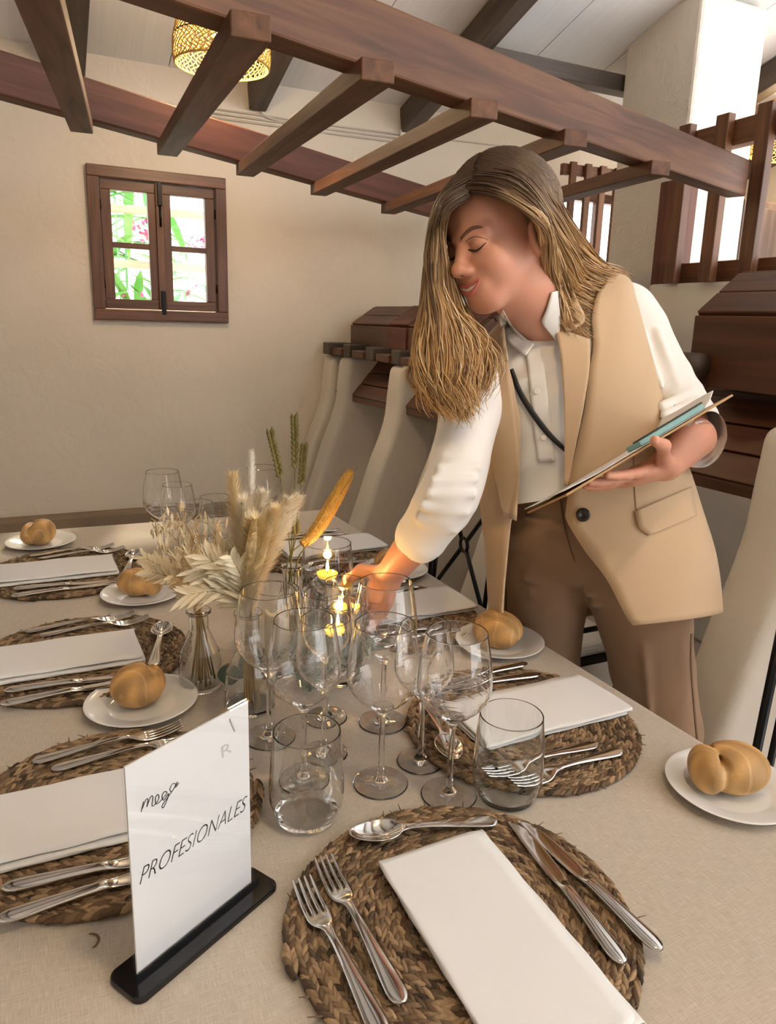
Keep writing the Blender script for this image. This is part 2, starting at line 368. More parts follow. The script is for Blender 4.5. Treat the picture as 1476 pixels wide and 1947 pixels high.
def plant(name, label, cat, base, n, spread, h, mats, L, w, seed, fl=None, group=None):
    r = np.random.default_rng(seed); t = thing(name, label, cat, base, group=group)
    sb = MB(); 
    for k in range(5):
        a = r.uniform(0, 6.28); top = V(*base)+V(math.cos(a)*spread*.4, math.sin(a)*spread*.25, h*r.uniform(.75, 1))
        sb.tube(crom([V(*base), (V(*base)+top)/2+V(.03, 0, .05), top], np.linspace(0, 1, 8)), np.linspace(.012, .004, 8), 5)
    sb.build('stem', mats[1], t)
    lb = MB()
    for k in range(n):
        p = V(*base)+V(r.uniform(-1, 1)*spread, r.uniform(-.5, .5)*spread, h*r.uniform(.25, 1.0))
        leaf(lb, p, V(r.uniform(-1, 1), r.uniform(-.6, .6), r.uniform(-.3, .8)), L*r.uniform(.7, 1.2), w, .3, 4)
    o = lb.build('foliage', mats[0], t); o['kind'] = 'stuff'
    if fl:
        fb = MB()
        for (fx, fz, m) in fl:
            for k in range(m):
                p = V(fx, base[1]-.12, fz)+V(*r.normal(0, .035, 3))
                for q in range(3): leaf(fb, p, V(*r.normal(0, 1, 3)), .035, .03, 0, 2)
        o = fb.build('blossom', pink, t); o['kind'] = 'stuff'
    return t
plant('palm_bush', 'green palm bush outside the small window', 'bush', (.42, 5.3, 0), 170, .34, 2.45, (leafg, leafp), .46, .06, 3)
plant('flowering_bush', 'pink flowering bush outside the small window', 'bush', (1.05, 5.25, 0), 260, .42, 1.7, (leafp, leafg), .11, .06, 5,
      fl=[(.98, 1.78, 26), (.70, 1.80, 14), (.62, 1.86, 10), (.85, 1.45, 6), (1.1, 1.5, 8), (.52, 1.42, 6), (1.02, 1.28, 6), (.55, 1.25, 4)])
g = MB().box((-6, YW+.3, -.12), (9, 14, -.02)).build('floor_garden', M('gravel', (.62, .58, .5), .9, var=(.5, .46, .4), vs=20), smooth=False); tag(g, 'pale garden ground outside', kind='structure')

# ------------------------------------------------------------------ overhead ladder rack
lad = thing('overhead_rack', 'big brown wooden ladder-like hay rack hanging overhead', 'hay rack', (1.2, 2.3, 1.85))
FB0, FB1 = V(-.52, 1.20, 1.915), V(2.45, 2.205, 1.915)          # front rail centre line
d = (FB1-FB0)
beam('side_rail', FB0, FB1, .075, .13, mt['beam'], lad, bevel=.006)
RB0, RB1 = V(-.72, 2.50, 2.065), V(2.05, 3.60, 1.905)
beam('side_rail', RB0, RB1, .07, .125, mt['beamr'], lad, bevel=.006)
near = [(-.18, 1.27), (.115, 1.355), (.36, 1.44), (.64, 1.54), (.96, 1.66), (1.31, 1.77), (1.76, 1.93)]
far = [(-.33, 2.62), (-.06, 2.72), (.166, 2.815), (.447, 2.93), (.76, 3.055), (1.11, 3.19), (1.51, 3.33), (1.86, 3.49)]
near = [(.02, 1.33), (.36, 1.44), (.64, 1.54), (.96, 1.66), (1.31, 1.77), (1.76, 1.93)]
far = [(.16, 2.81), (.45, 2.93), (.76, 3.05), (1.11, 3.19), (1.51, 3.35), (1.93, 3.52)]
for (a, c) in zip(near, far):
    ta = (a[0]-FB0[0])/(FB1[0]-FB0[0]); tc_ = (c[0]-RB0[0])/(RB1[0]-RB0[0])
    za = FB0[2]-.065-.02; zc = (RB0+(RB1-RB0)*tc_)[2]-.0625-.02
    pa = V(a[0], a[1], za); pc = V(c[0], c[1], zc); e = nrm(pc-pa)
    beam('rung', pa-e*.05, pc+e*.05, .07, .042, mt['beam'], lad, bevel=.003)

# ------------------------------------------------------------------ plaster partitions of the old stalls
prof = [(1.40, 1.15), (1.385, 1.02), (1.375, .92), (1.345, .82), (1.305, .72), (1.25, .55), (1.20, .40), (1.16, .22), (1.13, 0)]
pr = [tuple(p) for p in crom(prof, np.linspace(0, 1, 22))]
poly = [(1.96, 0), (1.96, 1.05), (1.80, 1.15), (1.44, 1.155)]+pr
FINY = [3.97, 3.73, 3.09, 2.59, 2.07, 1.115]
FLAB = ['rounded white plaster partition merging into the back wall', 'white plaster partition nearest the back wall, standing free', 'second free-standing white plaster partition from the back wall',
        'white plaster partition beside the sleeve of the reaching arm', 'white plaster partition behind the black iron chair back', 'large white plaster partition at the right edge beside the tan vest']
for y, lb in zip(FINY, FLAB):
    t = .15
    me = MB().prism(poly, y-t, y, ax=1)
    o = me.build('plaster_partition', mt['white'], smooth=False, bevel=.032)
    o.modifiers['b'].segments = 4
    for p_ in o.data.polygons: p_.use_smooth = True
    tag(o, lb, 'partition', 'plaster partitions in a row')

# ------------------------------------------------------------------ wooden feed trough running through the partitions
mg = thing('feed_trough', 'long dark wooden feed trough running through the plaster partitions', 'trough', (1.6, 2.2, .97))
a, c = V(1.575, 0, 1.135), V(1.422, 0, .955); nn = nrm(V(-(a-c)[2], 0, (a-c)[0]))*-1
nn = V(-.74, 0, .67)
BAYS = [(-.2, .962), (1.118, 1.917), (2.073, 2.437), (2.593, 2.937), (3.093, 3.577), (3.733, 3.817)]
dzf = lambda y: .05*(3.6-y)/2.5
for (ya, yb) in BAYS:
    for k in range(3):
        p, q = a+(c-a)*(k/3+.012), a+(c-a)*((k+1)/3-.012); m = (p+q)/2
        beam('front_plank', (m[0], ya, m[2]+dzf(ya)*(1-.3*k*0)), (m[0], yb, m[2]+dzf(yb)), .022, np.linalg.norm(p-q), mt['manger'], mg, up=nrm(p-q), bevel=.003)
    beam('bottom_plank', (1.68, ya, .945+dzf(ya)), (1.68, yb, .945+dzf(yb)), .50, .03, mt['manger'], mg, bevel=.003)
    beam('lip', (1.445, ya, .945+dzf(ya)), (1.445, yb, .945+dzf(yb)), .05, .03, mt['manger'], mg, bevel=.004)
    beam('back_plank', (1.93, ya, 1.05), (1.93, yb, 1.05), .03, .18, mt['manger'], mg, bevel=.003)
beam('riser', (1.60, -.2, 1.19), (1.60, 3.95, 1.172), .03, .034, mt['manger'], mg, bevel=.003)
beam('ledge', (1.76, -.2, 1.19), (1.76, 3.95, 1.172), .28, .03, mt['manger'], mg, bevel=.003)
def feedbox(y0, y1, zb, zm, zt, x0, label, straps):
    t = thing('feed_box', label, 'box', (x0+.2, (y0+y1)/2, zb), group='wooden feed boxes on the trough')
    L = y1-y0
    def pl(pa, pb, th, nm='plank', mat=mt['manger'], yy=(y0, y1)):
        pa, pb = V(*pa), V(*pb); m = (pa+pb)/2; u = nrm(pb-pa)
        beam(nm, (m[0], yy[0], m[2]), (m[0], yy[1], m[2]), th, np.linalg.norm(pb-pa)-.003, mat, t, up=u, bevel=.003)
    h = (zm-zb)
    pl((x0, 0, zb), (x0, 0, zb+h), .02)
    s0, s1 = V(x0, 0, zm), V(x0+.13, 0, zt); 
    pl(s0, (s0+s1)/2, .02); pl((s0+s1)/2, s1, .02)
    pl((x0+.13, 0, zt), (x0+.24, 0, zt), .02); pl((x0+.24, 0, zt), (x0+.36, 0, zt), .02)
    pl((x0+.38, 0, zb), (x0+.36, 0, zt), .02)
    for yy in (y0+.012, y1-.012):
        MB().prism([(x0+.012, zb), (x0+.012, zm), (x0+.13, zt-.012), (x0+.35, zt-.012), (x0+.37, zb)], yy-.01, yy+.01, ax=1).build('end_board', mt['manger'], t, smooth=False)
    for (s_, e_) in straps:
        pl((x0-.014, 0, zb), (x0-.014, 0, zm), .012, 'strap', mt['beamr'], (s_, e_))
        o1 = V(-.009, 0, .009); pl(s0+o1, s1+o1, .012, 'strap', mt['beamr'], (s_, e_))
    return t
feedbox(2.50, 3.83, 1.197, 1.315, 1.405, 1.515, 'dark wooden chamfered feed box against the back wall, left of the long hair', [(3.12, 3.33), (2.55, 2.70)])
b2 = feedbox(.45, 1.40, 1.21, 1.385, 1.485, 1.475, 'large dark wooden chamfered feed box behind the clipboard at right', [])
for y in (1.36, .9): 
    MB().tube([(1.43, y-.035, 1.265), (1.43, y+.05, 1.265)], .03, 12).build('bracket', mt['rafter'], b2)
    MB().box((1.42, y-.02, 1.17), (1.475, y+.02, 1.29)).build('bracket', mt['rafter'], b2, bevel=.004, smooth=False)
for k, (y, x0) in enumerate(((3.86, 1.375), (3.62, 1.40), (3.32, 1.40), (3.02, 1.40), (2.75, 1.40))):
    b = MB().box((x0, y-.05, 1.155), (1.505, y+.05, 1.218)); b.build('bracket', mt['rafter'], mg, bevel=.006, smooth=False)
    b = MB().box((x0-.01, y+.05, 1.157), (1.50, y+.20, 1.194)); b.build('cross_block', mt['manger'], mg, bevel=.006, smooth=False) if y < 3.7 else None

# ------------------------------------------------------------------ railing above the trough
rl = thing('wooden_railing', 'brown wooden slatted railing above the low wall beside the pillar', 'railing', (2.6, 1.6, 1.55))
beam('rail', (2.56, -.4, 2.125), (2.56, 2.69, 2.112), .058, .096, mt['rail'], rl)
beam('rail', (2.60, -.4, 1.595), (2.60, 2.64, 1.585), .07, .09, mt['rail'], rl)
for k in range(15):
    y = 2.56-.198*k
    beam('slat', (2.515, y, 1.545), (2.515, y, 2.185), .038, .064, mt['rail'], rl, up=(0, 1, 0), bevel=.003)
beam('post', (2.60, 2.66, 0.0), (2.60, 2.66, 1.985), .11, .12, mt['beamr'], rl, up=(0, 1, 0))
# far railing in front of the sunlit window
fr = thing('far_railing', 'narrow wooden railing glowing in front of the sunlit window', 'railing', (2.95, 3.62, 1.55))
beam('rail', (2.66, 3.62, 2.19), (3.75, 3.62, 2.21), .03, .06, mt['rail'], fr)
beam('rail', (2.66, 3.62, 1.60), (3.75, 3.62, 1.60), .04, .05, mt['rail'], fr)
for k in range(10):
    x = 2.72+.105*k; beam('slat', (x, 3.595, 1.57), (x, 3.595, 2.23), .02, .04, mt['rail'], fr, up=(1, 0, 0), bevel=.002)
for x in (2.69, 3.72): beam('post', (x, 3.65, 0), (x, 3.65, 1.6), .05, .05, mt['rail'], fr, up=(1, 0, 0))

# ------------------------------------------------------------------ cables on the wall
cb = thing('wall_cables', 'thin pale cables clipped high along the back wall', 'cable', (1.3, YW, 2.3))
for z in (2.325, 2.305, 2.285):
    MB().tube([(.70, YW-.006, z-.01), (1.83, YW-.006, z)], .005, 6).build('cable', mt['cable'], cb)
MB().tube([(1.9, YW-.006, 2.33), (2.9, YW-.006, 2.36)], .004, 6).build('cable', mt['cable'], cb)
MB().tube(crom([(1.06, YW-.008, 2.42), (1.055, YW-.008, 2.35), (1.09, YW-.008, 2.315), (1.2, YW-.008, 2.30)], np.linspace(0, 1, 16)), .006, 6).build('conduit', mt['cable'], cb)
MB().box((1.825, YW-.03, 2.28), (1.895, YW, 2.35)).build('junction_box', mt['box'], cb, bevel=.006, smooth=False)

# ------------------------------------------------------------------ pendant lamps
wick = M('wicker_straw', (.72, .47, .13), .6, var=(.50, .29, .06), vs=60)
bulbm = emis('warm_bulb', (1.0, .62, .16), 14)
def lamp(loc, label, R=.172, H=.20, watt=11):
    x, y, z = loc
    t = thing('pendant_lamp', label, 'lamp', (x, y, z), group='woven straw pendant lamps')
    def rad(u): return R*(.97+.06*math.sin(math.pi*min(u*1.4, 1))-.14*u)     # u 0 bottom .. 1 top
    nw = 44; sh = MB()
    for s_ in (1, -1):
        for k in range(nw):
            pts = []
            for i in range(15):
                u = i/14; a = 2*math.pi*(k/nw)+s_*u*1.3+.05*math.sin(u*25); r = rad(u)+s_*.002
                pts.append((x+r*math.cos(a), y+r*math.sin(a), z+H*u))
            sh.tube(pts, .0027, 4, caps=False)
    o = sh.build('woven_shade', wick, t); o['kind'] = 'stuff'
    for u, nm, mtl in ((0, 'rim', wick), (1, 'rim', wick), (.42, 'hoop', mt['rafter'])):
        a = np.linspace(0, 2*math.pi, 41); r = rad(u)
        MB().tube(np.stack([x+r*np.cos(a), y+r*np.sin(a), np.full(41, z+H*u)], 1), .004 if nm == 'rim' else .003, 6, caps=False).build(nm, mtl, t)
    bb = MB().lathe([(.0, -.045), (.02, -.04), (.03, -.02), (.03, 0), (.02, .025), (.013, .04), (0, .045)], 16, (x, y, z+H*.5)); bb.build('bulb', bulbm, t)
    MB().lathe([(0, 0), (.016, 0), (.016, .05), (.004, .055), (0, .055)], 12, (x, y, z+H*.5+.035)).build('socket', mt['black_iron'], t)
    zc = ceilz(y)
    MB().tube([(x, y, z+H*.5+.08), (x, y, zc)], .0035, 6).build('cord', mt['black_iron'], t)
    for a in (0, 2.1, 4.2): MB().tube([(x, y, z+H*.5+.08), (x+rad(1)*math.cos(a), y+rad(1)*math.sin(a), z+H)], .0018, 4).build('spoke', mt['black_iron'], t)
    L = bpy.data.lights.new('lamp_light', 'POINT'); L.energy = watt; L.color = (1.0, .74, .45); L.shadow_soft_size = .05
    lo = bpy.data.objects.new('lamp_light', L); COL.objects.link(lo); lo.parent = t; lo.location = (0, 0, H*.5-.07)
    return t
lamp((.66, 2.99, 2.225), 'woven straw pendant lamp glowing behind the overhead rungs above the window')
lamp((3.78, 3.06, 2.30), 'woven straw pendant lamp at the right edge behind the slatted railing', .22, .25)
lamp((.42, .15, 2.35), 'woven straw pendant lamp above the near end of the table')

# ------------------------------------------------------------------ beyond the railing at the right
pc = px(1432, 450, 4.5); ztop = px(1432, 398, 4.5)[2]
cu = thing('cupboard', 'dim grey-brown cupboard seen through the slatted railing', 'cupboard', (pc[0], pc[1], 0))
greyw = wood('grey_brown_wood', (.11, .075, .06), (.19, .135, .11), .5)
beam('body', (pc[0], pc[1], 0), (pc[0], pc[1], ztop), .40, .66, greyw, cu, up=(1, 0, 0))
for s_ in (-1, 1):
    dr = beam('door', (pc[0]+s_*.16, pc[1]-.21, .05), (pc[0]+s_*.16, pc[1]-.21, ztop-.04), .02, .30, greyw, cu, up=(1, 0, 0))
st = thing('straw_bundle', 'small golden straw bundle on the low wall behind the railing slats', 'straw bundle', (2.685, 2.30, 1.545))
b = MB(); r = np.random.default_rng(8)
for i in range(260):
    d_ = nrm(r.normal(0, 1, 3)); d_[2] = abs(d_[2]); p = V(2.685, 2.30, 1.558)+d_*.02; e = p+(d_+r.normal(0, .4, 3)*.5)*.045; e[2] = max(e[2], 1.549); w = nrm(np.cross(d_, V(.3, .2, .9)))*.0022
    b.add([p-w, p+w, e], [(0, 1, 2)])
b.build('straw', M('golden_straw', (.70, .46, .16), .8), st, smooth=False)['kind'] = 'stuff'
MB().lathe([(0, 0), (.02, .0), (.028, .012), (.02, .03), (0, .035)], 12, (2.685, 2.30, 1.546)).build('knot', M('straw_knot', (.55, .34, .10), .8), st)
# ================================================================== SDF / SURFACE NETS
def surface_nets(F, lo, h):
    s = F < 0; nx, ny, nz = F.shape
    cnt = np.zeros((nx-1, ny-1, nz-1), np.int8)
    CO = [(i, j, k) for i in (0, 1) for j in (0, 1) for k in (0, 1)]
    for i, j, k in CO: cnt += s[i:nx-1+i, j:ny-1+j, k:nz-1+k]
    idx = np.argwhere((cnt > 0) & (cnt < 8))
    acc = np.zeros((len(idx), 3)); num = np.zeros(len(idx))
    for a in CO:
        for ax in range(3):
            if a[ax]: continue
            b = list(a); b[ax] = 1
            va = F[idx[:, 0]+a[0], idx[:, 1]+a[1], idx[:, 2]+a[2]]; vb = F[idx[:, 0]+b[0], idx[:, 1]+b[1], idx[:, 2]+b[2]]
            m = (va < 0) != (vb < 0); t = np.where(m, va/np.where(m, va-vb, 1), 0)
            p = np.tile(np.array(a, float), (len(idx), 1)); p[:, ax] += t
            acc += p*m[:, None]; num += m
    v = (idx+acc/num[:, None])*h+np.asarray(lo)
    cid = np.full((nx-1, ny-1, nz-1), -1, np.int64); cid[idx[:, 0], idx[:, 1], idx[:, 2]] = np.arange(len(idx))
    faces = []
    for ax in range(3):
        o = [i for i in range(3) if i != ax]
        A = [slice(None)]*3; B = [slice(None)]*3; A[ax] = slice(0, -1); B[ax] = slice(1, None)
        for q in o: A[q] = slice(1, -1); B[q] = slice(1, -1)
        sa, sb = s[tuple(A)], s[tuple(B)]
        e = np.argwhere(sa != sb)
        if not len(e): continue
        flip = sa[e[:, 0], e[:, 1], e[:, 2]]
        base = e.copy()
        for q in o: base[:, q] += 1
        def cell(d0, d1):
            c = base.copy(); c[:, o[0]] += d0; c[:, o[1]] += d1; return cid[c[:, 0], c[:, 1], c[:, 2]]
        q = np.stack([cell(-1, -1), cell(0, -1), cell(0, 0), cell(-1, 0)], 1)
        if ax == 1: flip = ~flip
        q[~flip] = q[~flip][:, ::-1]
        faces.append(q)
    return v, np.concatenate(faces)
class Field:
    def __init__(s, lo, hi, h):
        s.lo = np.asarray(lo, float); s.h = h; s.n = np.ceil((np.asarray(hi)-s.lo)/h).astype(int)+1
        s.F = np.full(tuple(s.n), .05, np.float32)
        s.ax = [(s.lo[i]+h*np.arange(s.n[i])).astype(np.float32) for i in range(3)]
    def _sl(s, lo, hi):
        a = np.clip(np.floor((lo-s.lo)/s.h).astype(int), 0, s.n); b = np.clip(np.ceil((hi-s.lo)/s.h).astype(int)+1, 0, s.n)
        if np.any(b <= a): return None, None
        sl = tuple(slice(a[i], b[i]) for i in range(3))
        return sl, np.meshgrid(*[s.ax[i][sl[i]] for i in range(3)], indexing='ij')
    def comb(s, sl, d, k, sub=False):
        F = s.F[sl]
        if sub:
            hh = np.maximum(k-np.abs(F+d), 0)/k; s.F[sl] = np.maximum(F, -d)+hh*hh*k*.25
        else:
            hh = np.maximum(k-np.abs(F-d), 0)/k; s.F[sl] = np.minimum(F, d)-hh*hh*k*.25
    def cap(s, a, b, ra, rb=None, k=.01, sub=False):
        a, b = V(*a), V(*b); rb = ra if rb is None else rb; m = max(ra, rb)+.03+k
        sl, G = s._sl(np.minimum(a, b)-m, np.maximum(a, b)+m)
        if sl is None: return s
        ab = b-a; L = float(ab@ab)+1e-12
        t = np.clip(((G[0]-a[0])*ab[0]+(G[1]-a[1])*ab[1]+(G[2]-a[2])*ab[2])/L, 0, 1)
        d = np.sqrt((G[0]-a[0]-t*ab[0])**2+(G[1]-a[1]-t*ab[1])**2+(G[2]-a[2]-t*ab[2])**2)-(ra+(rb-ra)*t)
        s.comb(sl, d.astype(np.float32), k, sub); return s
    def ell(s, c, r, R=None, k=.01, sub=False):
        c = V(*c); r = V(*r); R = np.eye(3) if R is None else np.asarray(R); m = max(r)+.03+k
        sl, G = s._sl(c-m, c+m)
        if sl is None: return s
        P = [G[i]-c[i] for i in range(3)]
        Q = [(P[0]*R[0][i]+P[1]*R[1][i]+P[2]*R[2][i])/r[i] for i in range(3)]       # columns of R = axes
        k0 = np.sqrt(Q[0]**2+Q[1]**2+Q[2]**2)+1e-6; k1 = np.sqrt((Q[0]/r[0])**2+(Q[1]/r[1])**2+(Q[2]/r[2])**2)+1e-6
        s.comb(sl, (k0*(k0-1)/k1).astype(np.float32), k, sub); return s
    def chain(s, pts, rad, k=.01):
        for i in range(len(pts)-1): s.cap(pts[i], pts[i+1], rad[i], rad[i+1], k)
        return s
    def sample(s, p):
        q = (np.asarray(p)-s.lo)/s.h; i = np.clip(np.round(q).astype(int), 0, s.n-1); return s.F[tuple(i)]
    def mesh(s): return surface_nets(s.F, s.lo, s.h)

# ================================================================== TABLE
TZ = .75
def edge_x(y): return .862-.0455*(y-.30)           # right edge of the cloth
def cloth_mat():
    m, n, l, p = newmat('beige_linen'); p.inputs['Roughness'].default_value = .9; p.inputs['Sheen Weight'].default_value = .15
    tc = n.new('ShaderNodeTexCoord'); bs = []
    for sc in ((1300, 60, 60), (60, 1300, 60)):
        mp = n.new('ShaderNodeMapping'); mp.inputs['Scale'].default_value = sc; l.new(tc.outputs['Object'], mp.inputs[0])
        z = n.new('ShaderNodeTexNoise'); z.inputs['Scale'].default_value = 1; z.inputs['Detail'].default_value = 2; l.new(mp.outputs[0], z.inputs[0]); bs.append(z)
    a = n.new('ShaderNodeMath'); a.operation = 'ADD'; l.new(bs[0].outputs[0], a.inputs[0]); l.new(bs[1].outputs[0], a.inputs[1])
    r = n.new('ShaderNodeValToRGB'); r.color_ramp.elements[0].position = .38; r.color_ramp.elements[1].position = .64
    hf = n.new('ShaderNodeMath'); hf.operation = 'MULTIPLY'; hf.inputs[1].default_value = .5; l.new(a.outputs[0], hf.inputs[0]); l.new(hf.outputs[0], r.inputs[0])
    r.color_ramp.elements[0].color = (.47, .395, .315, 1); r.color_ramp.elements[1].color = (.63, .55, .455, 1)
    l.new(r.outputs[0], p.inputs['Base Color'])
    big = n.new('ShaderNodeTexNoise'); big.inputs['Scale'].default_value = 5; big.inputs['Detail'].default_value = 3; l.new(tc.outputs['Object'], big.inputs[0])
    b1 = n.new('ShaderNodeBump'); b1.inputs['Strength'].default_value = .35; b1.inputs['Distance'].default_value = .01; l.new(big.outputs[0], b1.inputs['Height'])
    b2 = n.new('ShaderNodeBump'); b2.inputs['Strength'].default_value = .35; b2.inputs['Distance'].default_value = .0006; l.new(hf.outputs[0], b2.inputs['Height']); l.new(b1.outputs[0], b2.inputs['Normal'])
    l.new(b2.outputs[0], p.inputs['Normal']); return m
mt['cloth'] = cloth_mat()
corners = [V(-.24, .29), V(edge_x(.29), .29), V(edge_x(2.18), 2.18), V(-.24, 2.22)]
tb = thing('dining_table', 'long dining table under the beige cloth', 'table', (.3, 1.25, 0))
MB().prism([tuple(c) for c in [corners[0]+V(.02, .02), corners[1]+V(-.02, .02), corners[2]+V(-.02, -.02), corners[3]+V(.02, -.02)]], .715, .742).build('tabletop', mt['rail'], tb, smooth=False)
for c, s_ in zip(corners, ((1, 1), (-1, 1), (-1, -1), (1, -1))):
    x, y = c[0]+s_[0]*.08, c[1]+s_[1]*.08; beam('leg', (x, y, 0), (x, y, .715), .06, .06, mt['rail'], tb, up=(1, 0, 0))
per = []
for i in range(4):
    p0, p1, p2 = corners[i-1], corners[i], corners[(i+1) % 4]
    d0, d1 = nrm(p1-p0), nrm(p2-p1); rr = .025
    for t in np.linspace(0, 1, 6):
        a, b_ = p1-d0*rr, p1+d1*rr; per.append((1-t)**2*a+2*t*(1-t)*p1+t*t*b_)
    L = np.linalg.norm(p2-p1)
    for t in np.linspace(rr, L-rr, int(L/.025)+1)[1:-1]: per.append(p1+d1*t)
per = np.array(per); cen = per.mean(0); N = len(per)
tan_ = np.roll(per, -1, 0)-np.roll(per, 1, 0); tan_ /= np.linalg.norm(tan_, axis=1)[:, None]; nor = np.stack([tan_[:, 1], -tan_[:, 0]], 1)
ln = np.concatenate([[0], np.cumsum(np.linalg.norm(np.diff(per, axis=0), axis=1))])
rows = []
for sc in np.linspace(.001, .985, 12): rows.append([(*(cen+(p-cen)*sc), TZ) for p in per])
for q, (o_, dz) in enumerate(((-.004, 0), (.003, -.002), (.008, -.008), (.010, -.02), (.010, -.05), (.012, -.10), (.014, -.16), (.016, -.22), (.018, -.245))):
    amp = max(0, (-dz-.03))*.09
    rows.append([(*(per[i]+nor[i]*(o_+amp*(math.sin(ln[i]*31)+.6*math.sin(ln[i]*17+1)+.8))), TZ+dz) for i in range(N)])
o = MB().grid(rows, closev=True).build('tablecloth', mt['cloth'], solid=.0015)
for p_ in o.data.polygons: pass
tag(o, 'beige linen tablecloth covering the long table', 'tablecloth')

# ------------------------------------------------------------------ woven place mats
def make_mat():
    w = .0112; R = .176; n6 = 6
    ts = np.array([0, .18, .5, .82, 1]); rs = np.array([.12, .75, 1, .75, .12])
    a = np.arange(n6)*2*math.pi/n6
    base = np.concatenate([np.stack([np.full(n6, t-.5), r*np.cos(a), r*np.sin(a)], 1) for t, r in zip(ts, rs)])
    bf = [(i*n6+j, i*n6+(j+1) % n6, (i+1)*n6+(j+1) % n6, (i+1)*n6+j) for i in range(4) for j in range(n6)]
    b = MB(); cols = []; th = 1.2; r_ = np.random.default_rng(2)
    while True:
        r = w*th/(2*math.pi)+.004
        if r > R: break
        for s_ in (1, -1):
            L = .0195*r_.uniform(.85, 1.2); W = .0036*r_.uniform(.85, 1.15); Hh = .0050*r_.uniform(.8, 1.15)
            t2 = th+(.0043/r if s_ > 0 else 0); ang = t2+math.pi/2+s_*.36+r_.normal(0, .08)
            rr = r+s_*.0026
            ca, sa = math.cos(ang), math.sin(ang)
            P = base*np.array([L, W, Hh]); Q = np.stack([P[:, 0]*ca-P[:, 1]*sa+rr*math.cos(t2), P[:, 0]*sa+P[:, 1]*ca+rr*math.sin(t2), P[:, 2]+.0062+r_.uniform(0, .0018)], 1)
            b.add(Q, bf); u = r_.random()
            c = (1-u)*np.array([.085, .042, .019])+u*np.array([.43, .285, .155])
            if r_.random() < .2: c = c*.4
            cols.append(np.tile(c, (len(Q), 1)))
        th += .0086/max(r, .008)
    for k in range(26):
        a0 = r_.uniform(0, 6.28); rr = R-.004; p = V(rr*math.cos(a0), rr*math.sin(a0), .008); d_ = nrm(V(math.cos(a0+.8*r_.normal()), math.sin(a0+.8*r_.normal()), .2))
        n0 = b.n; b.tube([p, p+d_*r_.uniform(.008, .018)], [.0012, .0004], 4); cols.append(np.tile([.16, .09, .045], (b.n-n0, 1)))
    me = b.mesh('woven_braid'); set_tint(me, np.concatenate(cols)); return me
braid_me = make_mat(); braid_m = vcol('seagrass', .75, bump=.5, bs=400); braid_me.materials.append(braid_m)
disc_me = MB().lathe([(0, .0005), (.168, .0005), (.172, .003), (.168, .0055), (0, .0055)], 48).mesh('backing'); disc_me.materials.append(M('mat_backing', (.09, .05, .025), .9))
# ------------------------------------------------------------------ cutlery meshes (length along +y, handle end at y=0)
def sweep(rows, n=10):
    """rows: (y, xc, halfwidth, halfthick, z)"""
    a = np.arange(n)*2*math.pi/n; P = []
    for (y, xc, hw, ht, z) in rows:
        P.append(np.stack([xc+hw*np.sign(np.cos(a))*np.abs(np.cos(a))**.8, np.full(n, y), z+ht*np.sin(a)], 1))
    b = MB(); b.grid(np.array(P), closev=True); m = len(rows)
    b.f += [tuple(range(n)), tuple((m-1)*n+j for j in range(n))[::-1]]; return b
HND = [(0, 0, .001, .0006, .0035), (.002, 0, .0065, .0012, .0035), (.008, 0, .0098, .0016, .0035), (.02, 0, .0098, .0017, .004), (.05, 0, .0072, .0019, .006), (.085, 0, .0046, .0021, .009), (.115, 0, .0036, .0022, .0095)]
def fork_me():
    b = MB(); xs = [-1, -.62, -.46, -.08, .08, .46, .62, 1]
    rows = [(y, hw, z) for (y, _, hw, _, z) in HND]+[(.125, .0055, .008), (.132, .0105, .0055), (.14, .0125, .0035), (.147, .0128, .003)]
    tin = [(.155, .0128, .003), (.168, .0126, .004), (.182, .0122, .007), (.192, .0118, .0105), (.1945, .0116, .0115)]
    nr = len(rows); allr = rows+tin; P = []
    for i, (y, hw, z) in enumerate(allr):
        f = 0 if i < nr else (i-nr+1)/len(tin)
        row = []
        for j, x in enumerate(xs):
            c = (xs[j//2*2]+xs[j//2*2+1])/2; xx = c+(x-c)*(1-.55*f)
            row.append((xx*hw, y, z+(.0012*(1-x*x) if i < nr-3 else 0)))
        P.append(row)
    P = np.array(P); m = len(xs); f = []
    for i in range(len(allr)-1):
        for j in range(m-1):
            if i >= nr-1 and j % 2 == 1: continue
            f.append((i*m+j, i*m+j+1, (i+1)*m+j+1, (i+1)*m+j))
    b.add(P.reshape(-1, 3), f); return b.mesh('fork')
def spoon_me():
    b = MB(); m = 9; P = []
    rows = [(y, hw, z, 0) for (y, _, hw, _, z) in HND]
    for t in np.linspace(0.03, 1, 13):
        y = .117+t*.062; hw = .0036+(.0195-.0036)*math.sin(math.pi*min(1, t**.8*1.0))**.62 if t < 1 else .001
        dp = .0095*math.sin(math.pi*t)**.8; rows.append((y, max(hw if t < .985 else .003, .003), .0098, dp))
    for (y, hw, z, dp) in rows:
        P.append([(x*hw, y, z-dp*(1-x*x)+(.001*(1-x*x) if dp == 0 else 0)) for x in np.linspace(-1, 1, m)])
    b.grid(P); return b.mesh('spoon')
def knife_me():
    rows = [(0, .0, .001, .001, .004), (.003, 0, .007, .003, .004), (.012, 0, .0105, .004, .004), (.03, 0, .0098, .004, .0042), (.06, 0, .0078, .0038, .005), (.095, 0, .0068, .0036, .005), (.102, 0, .0072, .0034, .005),
            (.108, 0, .0075, .0012, .004), (.12, .0005, .0098, .0009, .0035), (.15, .0008, .0105, .0008, .003), (.185, .0, .0098, .0007, .003), (.202, -.0012, .0078, .0006, .003), (.213, -.0042, .004, .0005, .003), (.2165, -.007, .0008, .0004, .003)]
    return sweep(rows).mesh('knife')
ME = {'fork': fork_me(), 'spoon': spoon_me(), 'knife': knife_me()}
for k in ME: ME[k].materials.append(mt['steel'])
